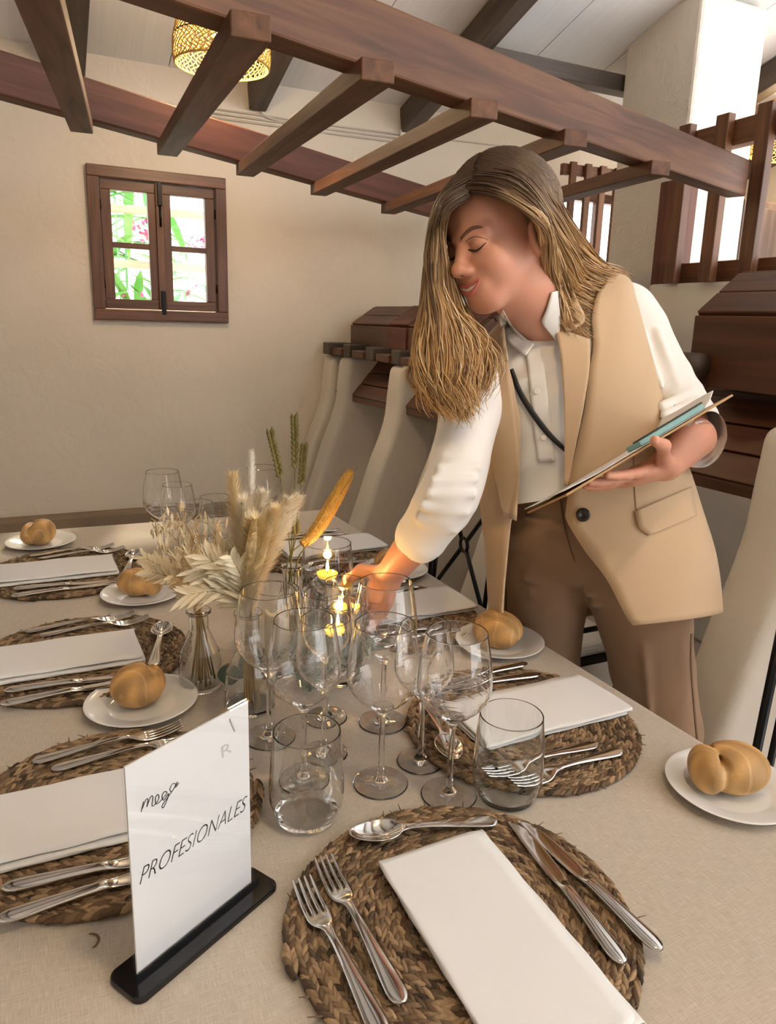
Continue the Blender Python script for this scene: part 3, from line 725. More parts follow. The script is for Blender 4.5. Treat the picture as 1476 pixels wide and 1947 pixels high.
def napkin_me():
    Wd, Ln = .138, .268; r = .0023; path = []
    def arc(cx, cz, r_, a0, a1): return [(cx+r_*math.cos(a), cz+r_*math.sin(a)) for a in np.linspace(a0, a1, 7)]
    z = .0012; path += [(-Wd/2+.004, z), (0, z), (Wd/2-r, z)]+arc(Wd/2-r, z+r, r, -math.pi/2, math.pi/2)
    path += [(0, z+2*r), (-Wd/2+r+.002, z+2*r)]+arc(-Wd/2+r+.002, z+3*r, r, -math.pi/2, -3*math.pi/2)
    path += [(-Wd/4, z+4*r), (0, z+4*r+.0006), (Wd/4, z+4*r), (Wd/2-.006, z+4*r-.0008)]
    rows = []; q = np.random.default_rng(4)
    for i, y in enumerate(np.linspace(0, Ln, 22)):
        sk = .006*(y/Ln-.5)
        rows.append([(x+sk+.0007*math.sin(y*90+k), y+(.002*math.sin(k*.9) if i in (0, 21) else 0), zz+.0008*math.sin(y*40+x*30+k*.2)*(zz/.01)) for k, (x, zz) in enumerate(path)])
    return MB().grid(rows).mesh('napkin')
ME['napkin'] = napkin_me(); ME['napkin'].materials.append(mt['napkin'])
def inst(name, me, loc, rz, label, cat, group=None, solid=0, sub=0, rx=0):
    o = bpy.data.objects.new(name, me); COL.objects.link(o); o.location = loc; o.rotation_euler = (rx, 0, rz); tag(o, label, cat, group)
    if sub:
        m = o.modifiers.new('s', 'SUBSURF'); m.levels = sub; m.render_levels = sub
    if solid:
        m = o.modifiers.new('t', 'SOLIDIFY'); m.thickness = solid; m.offset = 0
    return o
MT = .0125                                     # top of the braid above the cloth
def setting(cx, cy, rot, where, sd, fo=((-.128, -.088, .05), (-.100, -.066, .03)), ko=((.108, -.115, -.09), (.152, -.118, .06)), sp=(.108, .108, 1.335), nap=(.016, -.172, .02), have='ffkksn'):
    r = random.Random(sd); c, s = math.cos(rot), math.sin(rot)
    def W(x, y, z): return (cx+c*x-s*y, cy+s*x+c*y, TZ+z)
    pm = thing('place_mat', 'round woven seagrass place mat '+where, 'place mat', (cx, cy, TZ), r.uniform(0, 6.28), 'woven seagrass place mats')
    o = bpy.data.objects.new('backing', disc_me); COL.objects.link(o); o.parent = pm
    o = bpy.data.objects.new('woven_braid', braid_me); COL.objects.link(o); o.parent = pm; o['kind'] = 'stuff'
    for k, (x, y, a) in enumerate(fo[:have.count('f')]): inst('fork', ME['fork'], W(x, y, MT-.0015), rot+a, ('outer' if k == 0 else 'inner')+' steel fork on the place mat '+where, 'fork', 'steel forks', .0018, 1)
    for k, (x, y, a) in enumerate(ko[:have.count('k')]): inst('knife', ME['knife'], W(x, y, MT), rot+a, ('inner' if k == 0 else 'outer')+' steel knife on the place mat '+where, 'knife', 'steel knives', 0, 1)
    if 's' in have: inst('spoon', ME['spoon'], W(sp[0], sp[1], MT+.001), rot+sp[2], 'steel dessert spoon on the place mat '+where, 'spoon', 'steel spoons', .0014, 1)
    if 'n' in have: inst('napkin', ME['napkin'], W(nap[0], nap[1], MT), rot+nap[2], 'folded white napkin on the place mat '+where, 'napkin', 'folded white napkins', .0011, 1)
HP = math.pi/2
setting(.345, .540, 0, 'nearest the camera', 1)
setting(.615, .838, HP, 'behind the small tumbler, beside the trousers', 2)
setting(.610, 1.295, HP, 'under the reaching arm', 3)
setting(.605, 1.745, HP, 'at the far right by the partitions', 4)
setting(.037, .868, -HP, 'behind the table sign', 5)
setting(.022, 1.325, -HP, 'in the middle of the left side', 6)
setting(.022, 1.805, -HP, 'farthest back on the left side', 7)

# ------------------------------------------------------------------ bread plates and rolls
plate_me = MB().lathe([(0, .004), (.046, .004), (.052, .0055), (.058, .009), (.078, .0135), (.0835, .0155), (.0845, .0148), (.0835, .0138), (.076, .011), (.056, .0055), (.050, .001), (.046, 0), (.043, .001), (0, .0015)], 56).mesh('bread_plate'); plate_me.materials.append(mt['plate'])
def roll_me(seed, var):
    r = np.random.default_rng(seed); f = Field((-.065, -.055, -.01), (.065, .055, .085), .0016)
    if var == 0:
        f.ell((-.006, 0, .031), (.044, .036, .031), k=.006); f.ell((.030, .002, .030), (.020, .033, .028), k=.004)
        f.cap((.023, -.05, .050), (.016, .05, .048), .0035, k=.006, sub=True)
    elif var == 1:
        f.ell((0, -.006, .031), (.048, .034, .033), k=.006); f.ell((-.004, .018, .029), (.044, .020, .028), k=.005)
        f.cap((-.06, .012, .056), (.06, .016, .054), .005, k=.008, sub=True)
    else:
        f.ell((0, 0, .033), (.042, .038, .034), k=.006)
        f.cap((.01, -.05, .066), (.03, .05, .050), .004, k=.010, sub=True)
    f.comb(tuple([slice(None)]*3), (-(f.ax[2]-.002))[None, None, :]*np.ones_like(f.F), .006, False) if False else None
    Z = f.ax[2][None, None, :]; f.F = np.maximum(f.F, .0005-Z)
    v, q = f.mesh(); me = bpy.data.meshes.new('bread_roll'); me.from_pydata(v.tolist(), [], q.tolist()); me.shade_smooth()
    X, Y, Zz = v.T; n_ = .5+.25*np.sin(X*130+3*np.sin(Y*90))+.25*np.sin(Y*150+Zz*100+seed)
    h = np.clip(Zz/.062, 0, 1)[:, None]; base = np.array([.60, .36, .14])*(1-h)+np.array([.60, .33, .11])*h
    streak = (np.sin(X*210+Y*60+2*np.sin(Y*70)) > .95)[:, None]*.16
    col = base*(.62+.62*n_[:, None]**1.3)+streak*np.array([.55, .5, .34])
    if var == 0: cr = np.exp(-((X-.021)/.004)**2)*(Zz > .02)
    elif var == 1: cr = np.exp(-((Y-.014)/.0045)**2)*(Zz > .03)
    else: cr = np.exp(-((X-.02-Y*.2)/.004)**2)*(Zz > .04)
    col = col*(1-.45*cr[:, None])+.45*cr[:, None]*np.array([.72, .45, .18])
    set_tint(me, col); me.materials.append(crust); return me
crust = vcol('bread_crust', .55, bump=.6, bs=110)
ROLL = [roll_me(3, 0), roll_me(5, 1), roll_me(9, 2)]
for (x, y, v_, rz, sc, wh) in ((.785, .592, 0, 2.75, 1.06, 'on the right, beside the black chair'), (.745, 1.098, 1, 2.2, 1.0, 'on the right, beside the trousers'), (.727, 1.545, 0, .4, .95, 'half hidden behind the reaching arm'),
                          (.100, 1.115, 2, .4, 1.0, 'on the left, nearest to the table sign'), (.155, 1.595, 0, -.55, .96, 'on the left, behind the bottle vases'), (-.040, 2.065, 1, 1.2, 1.0, 'at the far left corner of the table')):
    inst('bread_plate', plate_me, (x, y, TZ), 0, 'small white bread plate '+wh, 'plate', 'white bread plates')
    o = inst('bread_roll', ROLL[v_], (x-.004, y+.004, TZ+.004), rz, 'golden bread roll on the plate '+wh, 'bread roll', 'bread rolls'); o.scale = (sc, sc, sc)

# ------------------------------------------------------------------ glassware
def shell(outer, inner): return list(outer)+list(inner)[::-1]
def wine_prof(h, rb, rr, hb, foot=.037):
    zb = h-hb                                    # bottom of bowl
    out = [(0, 0), (foot-.002, 0), (foot, .0012), (foot-.001, .0024), (foot*.55, .0042), (.010, .0068), (.0052, .012), (.0040, .022), (.0037, zb-.018), (.0042, zb-.008), (.0075, zb-.001)]
    t = np.linspace(.06, 1, 16); bo = []
    for u in t:
        z = zb+hb*u; r = rb*math.sin(math.pi/2*min(1, u/.42))**.75 if u < .42 else rr+(rb-rr)*max(0.0, math.cos(math.pi/2*((u-.42)/.58)))**1.1
        bo.append((r, z))
    inn = [(max(r-.0012, .0), z) for r, z in bo]
    return out+bo+[(bo[-1][0]-.0006, h+.0006)]+inn[::-1]+[(.004, zb+.0055), (0, zb+.0045)]
def tumbler_prof(h, rb, rm, rr):
    t = np.linspace(0, 1, 14); out = [(0, 0), (rb-.004, 0)]
    for u in t: out.append((rb+(rm-rb)*math.sin(math.pi/2*min(1, u/.28)) if u < .28 else rr+(rm-rr)*math.cos(math.pi/2*((u-.28)/.72)), .003+(h-.003)*u))
    inn = [(r-.0016, max(z, .010)) for r, z in out[2:] if z > .009]
    return out+[(rr-.0008, h+.0007)]+inn[::-1]+[(rb*.8, .009), (0, .0085)]
mt['thin'] = thinglass('thin_clear_glass', (.994, .996, .994), .07); mt['thing'] = thinglass('thin_green_glass', (.982, .992, .985), .07)
def crisp(prof, e=.0006):
    out = []
    for i, (a, b) in enumerate(zip(prof[:-1], prof[1:])):
        a, b = np.array(a, float), np.array(b, float); L = np.linalg.norm(b-a); out.append(tuple(a))
        if L > 4*e: out += [tuple(a+(b-a)*e/L), tuple(b-(b-a)*e/L)]
    return out+[tuple(prof[-1])]
def glass_me(nm, prof, mat, n=40, solid=None):
    prof = crisp(prof)
    me = MB().lathe(prof, n).mesh(nm); me.materials.append(mat)
    if solid:
        me.materials.append(mt['glass'])
        for p in me.polygons:
            if solid[0] < p.center.z < solid[1]: p.material_index = 1
    return me
GL = {'W': glass_me('wine_glass', wine_prof(.227, .0475, .0385, .122), mt['glass']),
      'w': glass_me('wine_glass', wine_prof(.204, .0405, .0335, .104, .033), mt['glass']),
      'T': glass_me('tumbler', tumbler_prof(.118, .036, .0455, .0405), mt['gglass'])}
GG = 'clear wine glasses and tumblers'
for k, x, y, nm, lab in (('W', .435, .734, 'wine_glass', 'large wine glass in front of the dark mat, nearest the small tumbler'), ('W', .363, .791, 'wine_glass', 'large wine glass in the middle of the near glass cluster'),
        ('w', .434, .815, 'wine_glass', 'smaller wine glass standing just behind the rightmost large one'), ('W', .273, .840, 'wine_glass', 'large wine glass whose foot shows through the near tumbler'),
        ('w', .318, .885, 'wine_glass', 'smaller wine glass behind the near tumbler glass, under the lowest candle'), ('w', .352, .975, 'wine_glass', 'smaller wine glass under the candle flames'),
        ('W', .427, .930, 'wine_glass', 'large wine glass in front of the reaching hand'), ('W', .258, .955, 'wine_glass', 'large wine glass in front of the white pillar candle'),
        ('W', .236, 1.815, 'wine_glass', 'tall wine glass at the far end, leftmost'), ('w', .262, 1.765, 'wine_glass', 'smaller wine glass at the far end behind the oat sprays'), ('W', .475, 1.80, 'wine_glass', 'large wine glass behind the tall pale plumes'),
        ('T', .252, .764, 'tumbler', 'clear tumbler beside the table sign'), ('T', .502, .702, 'tumbler', 'clear tumbler in front of the right place mat'),
        ('T', .335, 1.92, 'tumbler', 'clear tumbler at the far end between wine glass and plumes'), ('T', .39, 1.97, 'tumbler', 'clear tumbler farthest back behind the plumes'), ('T', .345, 1.745, 'tumbler', 'low clear tumbler among the far glasses')):
    o = inst(nm, GL[k], (x, y, TZ+.0008), random.uniform(0, 6), lab, 'glass', GG)
# ------------------------------------------------------------------ candles
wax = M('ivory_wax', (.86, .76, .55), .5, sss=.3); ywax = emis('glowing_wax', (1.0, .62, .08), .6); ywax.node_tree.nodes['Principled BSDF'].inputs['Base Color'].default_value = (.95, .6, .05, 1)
flm = emis('flame', (1.0, .72, .26), 14); water = glassmat('water', (1, 1, 1), 1.33)
def flame(p, par, e=.35):
    MB().lathe([(0, 0), (.0028, .003), (.0036, .008), (.0022, .016), (.0006, .023), (0, .024)], 10, p).build('flame', flm, par)
    MB().tube([V(*p)-V(0, 0, .004), V(*p)+V(0, 0, .003)], .0007, 5).build('wick', mt['black_iron'], par)
    L = bpy.data.lights.new('candle_light', 'POINT'); L.energy = e; L.color = (1, .55, .18); L.shadow_soft_size = .008
    lo = bpy.data.objects.new('candle_light', L); COL.objects.link(lo); lo.parent = par; w = WM[par.name].inverted() @ Vector((p[0], p[1], p[2]+.034)); lo.location = w
def floating(x, y, h, r, zc, lab):
    g_ = inst('candle_glass', glass_me('candle_glass', tumbler_prof(h, r*.72, r, r*.86), mt['glass']), (x, y, TZ+.0008), 0, 'tall clear glass holding '+lab, 'glass', 'candle glasses')
    t = thing('floating_candle', lab, 'candle', (x, y, TZ+zc), group='floating candles')
    MB().lathe([(0, -.012), (.014, -.011), (.020, -.003), (.0205, 0), (.018, .001), (.006, -.001), (0, -.001)], 24, (x, y, TZ+zc)).build('wax', ywax, t)
    flame((x, y, TZ+zc+.003), t)
    wt = MB().lathe([(0, .0095), (r*.80, .0095), (r*.95-.002, zc*.5), (r*.955-.0022, zc-.008), (0, zc-.008)], 32, (x, y, TZ)).build('water', water); tag(wt, 'water filling the glass of '+lab, 'water')
floating(.466, 1.290, .178, .053, .118, 'lit yellow floating candle, tallest of the three')
p2 = px(655, 1150, 1.36); floating(p2[0], p2[1], p2[2]-TZ+.045, .042, p2[2]-TZ, 'lit floating candle in the middle of the three')
p3 = px(646, 1192, 1.235); floating(p3[0], p3[1], p3[2]-TZ+.042, .040, p3[2]-TZ, 'lit floating candle nearest the wine glasses')
t = thing('pillar_candle', 'ivory pillar candle with a melted rim in a glass cylinder', 'candle', (.328, 1.156, TZ+.008))
prf = MB(); rows = []
for (r, z) in ((0, 0), (.022, 0), (.0225, .004), (.0225, .085), (.022, .098), (.019, .100), (.017, .090), (.010, .083), (0, .082)):
    rows.append([((r)*math.cos(a)+.328, r*math.sin(a)+1.156, TZ+.0095+z+(.006*math.sin(a*2+1)+.004*math.sin(3*a) if z > .09 else 0)) for a in np.arange(24)*2*math.pi/24])
prf.grid(rows, closev=True).build('wax', wax, t)
MB().tube([(.328, 1.156, TZ+.09), (.329, 1.157, TZ+.105)], .001, 5).build('wick', mt['black_iron'], t)
inst('glass_cylinder', glass_me('glass_cylinder', [(0, 0), (.036, 0), (.037, .002), (.037, .150), (.036, .151), (.0352, .150), (.0352, .009), (.034, .008), (0, .008)], mt['glass']), (.328, 1.156, TZ+.0008), 0, 'clear glass cylinder around the ivory pillar candle', 'glass')

# a curl of dry husk lying on the cloth
hk = c_o+ray(188, 1787)*((TZ-CAMZ)/ray(188, 1787)[2]); a = np.linspace(-1.2, 1.4, 9)
o = MB().tube(np.stack([hk[0]-.010+.010*np.cos(a), hk[1]+.010*np.sin(a), np.full(9, TZ+.0016)], 1), np.array([.0003, .0009, .0012, .0014, .0014, .0013, .0011, .0008, .0003]), 6).build('husk_curl', braid_m2 if False else M('husk', (.22, .11, .05), .8)); tag(o, 'tiny curled brown husk on the cloth left of the table sign', 'husk')
# ------------------------------------------------------------------ bottle vases with dried grasses
def bottle_prof(h, rb, rn, rl, zs):
    out = [(0, 0), (rb-.003, 0), (rb, .004), (rb, zs*.5), (rb*.93, zs*.75), (rn+(rb-rn)*.35, zs), (rn, zs+(h-zs)*.35), (rn, h-.008), (rl, h-.004), (rl, h)]
    inn = [(r-.0022, max(z, .008)) for r, z in out[2:]]
    return out+[(rl-.001, h+.0008)]+inn[::-1][1:]+[(0, .008)]
VA = {}
for k, x, y, pr_, lab in (('a', .196, 1.148, bottle_prof(.134, .034, .0155, .020, .085), 'small clear bottle vase with tan stems, left of the pillar candle'),
                          ('b', .253, 1.051, bottle_prof(.159, .0385, .0165, .022, .085), 'clear ribbed bottle vase holding the tall pale plumes'),
                          ('c', .385, 1.262, bottle_prof(.150, .033, .0155, .020, .09), 'clear bottle vase with green wheat behind the pillar candle')):
    inst('bottle_vase', glass_me('bottle_vase', pr_, mt['gglass']), (x, y, TZ+.0008), 0, lab, 'vase', 'bottle vases'); VA[k] = V(x, y, TZ)
tan_stem = M('dry_stem', (.52, .33, .13), .7); pale = M('bleached_plume', (.95, .88, .71), .8, var=(.92, .78, .55), vs=30); gold = M('golden_plume', (.93, .77, .48), .8, var=(.88, .66, .34), vs=40)
olive = M('green_wheat', (.20, .18, .06), .7, var=(.12, .105, .03), vs=120); setm = M('setaria', (.84, .56, .16), .8, var=(.62, .35, .07), vs=260, bump=1.0, bs=240, dist=.004); ivory = M('ivory_leaf', (.88, .80, .60), .7, var=(.80, .66, .42), vs=15)
GR = 'dried stems in the bottle vases'
def spike(name, label, vase, mouth_h, tip, seed, L, R, mats, nf, fl, lean=.5, core=.35, path=None, foot=None):
    """a stem from the vase floor to its tip, dressed with fibres along the top L metres"""
    r = np.random.default_rng(seed); v0 = VA[vase]
    a = v0+V(*(r.uniform(-.016, .016, 2)), .010) if foot is None else v0+V(*foot); m = v0+V(*(r.uniform(-.006, .006, 2)), mouth_h); tip = V(*tip)
    ctrl = [a, m]+(path or [m*.5+tip*.5+V(0, 0, .012)])+[tip]
    C = crom(ctrl, np.linspace(0, 1, 40)); seg = np.concatenate([[0], np.cumsum(np.linalg.norm(np.diff(C, axis=0), axis=1))]); T = seg[-1]
    t = thing(name, label, 'dried plant', tuple(a), group=GR)
    MB().tube(C, np.linspace(.0016, .0008, 40), 5).build('stem', mats[1], t)
    at = lambda s: np.array([np.interp(s, seg, C[:, i]) for i in range(3)])
    b = MB()
    if core:
        ss = np.linspace(T-L, T, 14); b2 = [at(s) for s in ss]; rr = [R*core*math.sin(math.pi*(.06+.9*i/13))**(.6 if core < .8 else .32) for i in range(14)]
        b.tube(b2, rr, 7)
    for i in range(nf):
        u = r.random(); s = T-L+L*u; p = at(s); tg = nrm(at(min(T, s+.004))-at(max(0, s-.004)))
        d = r.normal(0, 1, 3); d -= tg*np.dot(d, tg); d = nrm(d); env = math.sin(math.pi*(.08+.88*u))**(.6 if core < .8 else .32)
        p = p+d*R*env*core*.9; e = p+(d*lean+tg*(1-lean*.6))*fl*r.uniform(.6, 1.1)*(.5+.5*env); w = np.cross(d, tg)*.00055
        b.add([p-w, p+w, e], [(0, 1, 2)])
    o = b.build('seed_head', mats[0], t, smooth=False); o['kind'] = 'stuff'; return t
k = 0
FOX = ['leftmost tall slender golden', 'second from the left pale', 'tall middle pale', 'right of the middle golden', 'second from the right pale', 'rightmost pale', 'low central golden', 'low left pale']
for (x, y, dp, L, R) in ((443, 905, 1.10, .19, .015), (466, 950, 1.07, .17, .021), (500, 938, 1.11, .18, .022), (523, 968, 1.08, .16, .021), (548, 950, 1.12, .18, .022), (566, 945, 1.16, .16, .018), (485, 985, 1.05, .15, .020), (455, 985, 1.12, .15, .019)):
    spike('foxtail_plume', FOX[k]+' foxtail plume in the ribbed bottle vase', 'b', .165, px(x, y, dp), 20+k, L, R, (pale if k % 3 else gold, tan_stem), 2200, .030, lean=.55, core=.45); k += 1
spike('bunny_tail', 'fluffy white grass tail rising highest from the ribbed vase', 'b', .165, px(478, 858, 1.14), 31, .085, .011, (M('white_fluff', (.90, .84, .76), .9), tan_stem), 900, .013)
for (x, y, dp) in ((515, 826, 1.36), (560, 797, 1.40), (578, 852, 1.45), (563, 1000, 1.36)):
    k += 1; v0 = VA['c']; tip = px(x, y, dp); a = v0+V(rng.uniform(-.012, .012), rng.uniform(-.012, .012), .01); m = v0+V(0, 0, .155)
    C = crom([a, m, m*.45+tip*.55+V(.004, 0, .01), tip], np.linspace(0, 1, 40))
    t = thing('wheat_stalk', {826: 'green wheat ear leaning left above the plumes', 797: 'tallest green wheat ear, upright', 852: 'short pale green wheat ear behind the tallest one', 1000: 'low green wheat ear beside the yellow spike'}[y], 'dried plant', tuple(a), group=GR)
    MB().tube(C, .0012, 5).build('stem', olive, t); b = MB()
    n_ = 22
    for i in range(n_):
        u = 1-i/n_*.30; p = crom(C, [u])[0]; tg = nrm(crom(C, [min(1, u+.01)])[0]-crom(C, [u-.02])[0]); sd = np.cross(tg, ray(x, y)); sd = nrm(sd)*(1 if i % 2 else -1)
        b.tube([p, p+tg*.006+sd*.004, p+tg*.014+sd*.005], [.001, .0042, .0006], 6)
    b.build('ear', olive, t)['kind'] = 'stuff'
tp = px(668, 895, 1.42); spike('foxtail_millet', 'thick yellow millet spike leaning right over the candle', 'c', .155, tp, 60, .17, .0165, (setm, olive), 2200, .006, lean=.9, core=.85, path=[px(600, 1010, 1.40)])
t = thing('dry_blade', 'thin green grass blades beside the yellow millet spike', 'dried plant', tuple(VA['c']+V(0, 0, .02)), group=GR)
for (x1, y1) in ((680, 888), (640, 935)):
    C = crom([VA['c']+V(0.004, 0, .02), VA['c']+V(.01, 0, .15), px(596, 1020, 1.39), px(x1, y1, 1.41)], np.linspace(0, 1, 24)); b = MB()
    rows = [[p-c_r*w_, p+c_r*w_] for p, w_ in zip(C, np.linspace(.0022, .0004, 24))]; b.grid(rows).build('blade', olive, t, solid=.0004)
# oat sprays in the small bottle
k = 0
OAT = ['leftmost tall', 'second from the left tall', 'middle tall', 'right of the middle', 'low left drooping', 'rightmost', 'low middle']
for (x, y, dp) in ((287, 985, 1.2), (318, 962, 1.22), (345, 985, 1.16), (372, 1000, 1.2), (300, 1040, 1.12), (410, 1000, 1.2), (345, 1060, 1.1)):
    k += 1; r = np.random.default_rng(70+k); v0 = VA['a']; a = v0+V(r.uniform(-.018, .018), r.uniform(-.018, .018), .01); m = v0+V(r.uniform(-.006, .006), r.uniform(-.006, .006), .14); tip = px(x, y, dp)
    C = crom([a, m, m*.5+tip*.5+V(.012, 0, .02), tip], np.linspace(0, 1, 36)); t = thing('oat_spray', OAT[k-1]+' bleached oat spray fanning from the small bottle vase', 'dried plant', tuple(a), group=GR)
    MB().tube(C, np.linspace(.0015, .0006, 36), 5).build('stem', tan_stem, t); b = MB()
    for i in range(26):
        u = r.uniform(.52, 1); p = crom(C, [u])[0]; d_ = nrm(r.normal(0, 1, 3)+V(0, 0, .2)); q = p+d_*r.uniform(.006, .018)
        b.tube([p, q], .0003, 3, caps=False); h = nrm(V(r.normal(0, .4), r.normal(0, .4), r.choice([-1., 1.])))
        for e in (-1, 1): leaf(b, q, h+e*.25*nrm(np.cross(h, d_)+1e-6), .020, .0042, 0, 3)
    b.build('spikelets', ivory if k % 2 else pale, t)['kind'] = 'stuff'
# broad bleached leaves
LF = [((378, 1160, 1.19), (282, 1085, 1.15), .022), ((382, 1158, 1.19), (300, 1065, 1.20), .020), ((380, 1155, 1.19), (330, 1095, 1.12), .022), ((470, 1165, 1.13), (372, 1085, 1.10), .034), ((470, 1165, 1.13), (395, 1060, 1.08), .036), ((472, 1165, 1.13), (360, 1130, 1.09), .034), ((474, 1160, 1.13), (415, 1040, 1.12), .030), ((380, 1158, 1.19), (275, 1060, 1.17), .016), ((476, 1162, 1.13), (440, 1060, 1.06), .028)]
LFN = ['pale feathery dried leaf spreading left over the bread plate', 'upper pale feathery dried leaf of the small bottle vase', 'short pale feathery dried leaf of the small bottle vase', 'pale feathery dried leaf left of the plumes, middle one', 'pale feathery dried leaf left of the plumes, rising steeper', 'lowest pale feathery dried leaf left of the plumes', 'steep pale feathery dried leaf beside the plumes', 'longest pale feathery dried leaf pointing far left', 'upright pale feathery dried leaf in front of the plumes']
for i, (a, b_, w_) in enumerate(LF):
    vs = VA['a'] if a[0] < 400 else VA['b']; hh = .14 if a[0] < 400 else .165
    p, q = vs+V(0, 0, hh), px(*b_); t = thing('bleached_leaf', LFN[i], 'dried plant', tuple(vs+V(0, 0, .012)), group=GR)
    MB().tube(crom([vs+V(.004*(i-4)/4, 0, .012), p, p*.7+q*.3+V(0, 0, .01)], np.linspace(0, 1, 14)), .0013, 5).build('stem', tan_stem, t)
    bb = MB(); ax = crom([p, p*.6+q*.4+V(0, 0, .018), q], np.linspace(0, 1, 20)); vd = nrm(-ray(*b_[:2])); r = np.random.default_rng(120+i)
    for j in range(2, 20):
        tg = nrm(ax[min(19, j+1)]-ax[j-1]); sdv = nrm(np.cross(tg, vd))
        for e in (-1, 1):
            leaf(bb, ax[j], tg*.9+sdv*e*r.uniform(.45, .8)+vd*r.normal(0, .25), (w_*1.1+.012)*r.uniform(.75, 1.1)*(1.05-.4*j/19), .0045+w_*.06, .1, 4, up=vd)
    MB().tube(ax, np.linspace(.0011, .0004, 20), 4).build('rib', tan_stem, t)
    o = bb.build('leaflets', ivory, t); o['kind'] = 'stuff'
for i in range(9):      # cut stems standing in the small bottle
    r = np.random.default_rng(90+i); a = VA['a']+V(r.uniform(-.024, .024), r.uniform(-.024, .024), .0095); m = VA['a']+V(r.uniform(-.008, .008), r.uniform(-.008, .008), .135+r.uniform(.0, .03)); m = m+(m-a)*.06
    o = MB().tube([a, m], .0017, 6).build('cut_stem', tan_stem); tag(o, 'straight tan cut stem inside the small bottle vase', 'dried plant', GR)
# ------------------------------------------------------------------ eucalyptus on the cloth
eul = M('eucalyptus_leaf', (.065, .10, .07), .5, var=(.10, .145, .10), vs=25)
for k, (x, y, a0, L, lab) in enumerate(((.235, 1.115, .35, .16, 'dark eucalyptus sprig lying between the bottle vases'), (.35, 1.045, .55, .17, 'dark eucalyptus sprig lying under the candle glasses'), (.40, 1.17, 1.2, .15, 'dark eucalyptus sprig lying behind the pillar candle'))):
    t = thing('eucalyptus_sprig', lab, 'sprig', (x, y, TZ), group='eucalyptus sprigs'); d_ = V(math.cos(a0), math.sin(a0), 0); r = np.random.default_rng(40+k)
    C = np.array([V(x, y, TZ+.012)+d_*L*u+V(0, 0, .012*math.sin(u*3)) for u in np.linspace(0, 1, 10)]); MB().tube(C, .0014, 5).build('stem', olive, t)
    for i in range(11):
        p = C[min(9, i*9//10)]; b = MB(); s_ = 1 if i % 2 else -1
        dd = nrm(d_*.5+s_*V(-d_[1], d_[0], 0)+V(0, 0, r.uniform(.5, 1.8))); leaf(b, p, dd, .046*r.uniform(.8, 1.2), .036, .1, 6); b.build('leaf', eul, t, solid=.0005)

# ------------------------------------------------------------------ table sign in an acrylic stand
SA, SB = V(.037, .603, TZ), V(.160, .674, TZ); sd = nrm(SB-SA); SW = np.linalg.norm(SB-SA); SH = .223; sn = V(sd[1], -sd[0], 0)
sg = thing('table_sign', 'white table sign in a clear acrylic stand on a black base', 'sign', tuple((SA+SB)/2))
def sbox(u0, u1, n0, n1, z0, z1):
    P = [SA+sd*u+sn*n+V(0, 0, z) for z in (z0, z1) for (u, n) in ((u0, n0), (u1, n0), (u1, n1), (u0, n1))]
    return MB().add(P, [(3, 2, 1, 0), (4, 5, 6, 7), (0, 1, 5, 4), (1, 2, 6, 5), (2, 3, 7, 6), (3, 0, 4, 7)])
acr = thinglass('acrylic_sheet')
paper = sbox(0, SW, -.0009, .0009, .010, SH).build('paper', M('sign_paper', (.74, .74, .74), .6), sg, smooth=False)
sbox(-.001, SW+.001, .0013, .0033, .006, SH+.001).build('acrylic_sheet', acr, sg, smooth=False)
sbox(-.001, SW+.001, -.0033, -.0013, .006, SH+.001).build('acrylic_sheet', acr, sg, smooth=False)
pts = []
u0, u1, n0, n1, rr = -.016, SW+.020, -.024, .024, .010
for (cu, cn, a0) in ((u1-rr, n1-rr, 0), (u0+rr, n1-rr, 90), (u0+rr, n0+rr, 180), (u1-rr, n0+rr, 270)):
    for a in np.linspace(0, 90, 7): q = SA+sd*(cu+rr*math.cos(math.radians(a0+a)))+sn*(cn+rr*math.sin(math.radians(a0+a))); pts.append((q[0], q[1]))
MB().prism(pts, TZ+.0005, TZ+.0075).build('stand_base', mt['black'], sg, smooth=False, bevel=.0015)
sbox(u0+.012, u1-.012, .0034, .0046, .0076, .0125).build('slot_strip', mt['black'], sg, smooth=False)
def uv(x, y):
    d_ = ray(x, y); t_ = np.dot(SA-c_o, sn)/np.dot(d_, sn); p = c_o+d_*t_; return np.dot(p-SA, sd), p[2]-TZ
ink = M('black_ink', (.02, .02, .02), .6); grey = M('grey_show_through', (.50, .50, .50), .6)
def text_on_sign(s, a, b, hgt, mat, name='lettering', bold=0, shear=0):
    cu = bpy.data.curves.new('txt', 'FONT'); cu.body = s; cu.size = 1; cu.offset = bold; to = bpy.data.objects.new('txt', cu); COL.objects.link(to)
    dg = bpy.context.evaluated_depsgraph_get(); me = bpy.data.meshes.new_from_object(to.evaluated_get(dg)); bpy.data.objects.remove(to)
    v = np.array([x.co[:] for x in me.vertices]); f = [tuple(p.vertices) for p in me.polygons]
    v[:, :2] -= v[:, :2].min(0); v[:, :2] /= v[:, :2].max(0); v[:, 0] += shear*hgt/np.linalg.norm(V(*b)-V(*a))*v[:, 1]
    W = np.linalg.norm(V(*b)-V(*a)); e = nrm(V(*b)-V(*a)); pe = V(-e[1], e[0])
    Q = [SA+sd*(a[0]+e[0]*W*x+pe[0]*hgt*y)+V(0, 0, a[1]+e[1]*W*x+pe[1]*hgt*y)+sn*.0012 for x, y, _ in v]
    return MB().add(Q, f).build(name, mat, paper, smooth=False)
text_on_sign('PROFESIONALES', uv(264, 1682), uv(463, 1541), .0158, ink, bold=-.018, shear=.36)
text_on_sign('R', uv(421, 1441), uv(440, 1428), .0125, grey)
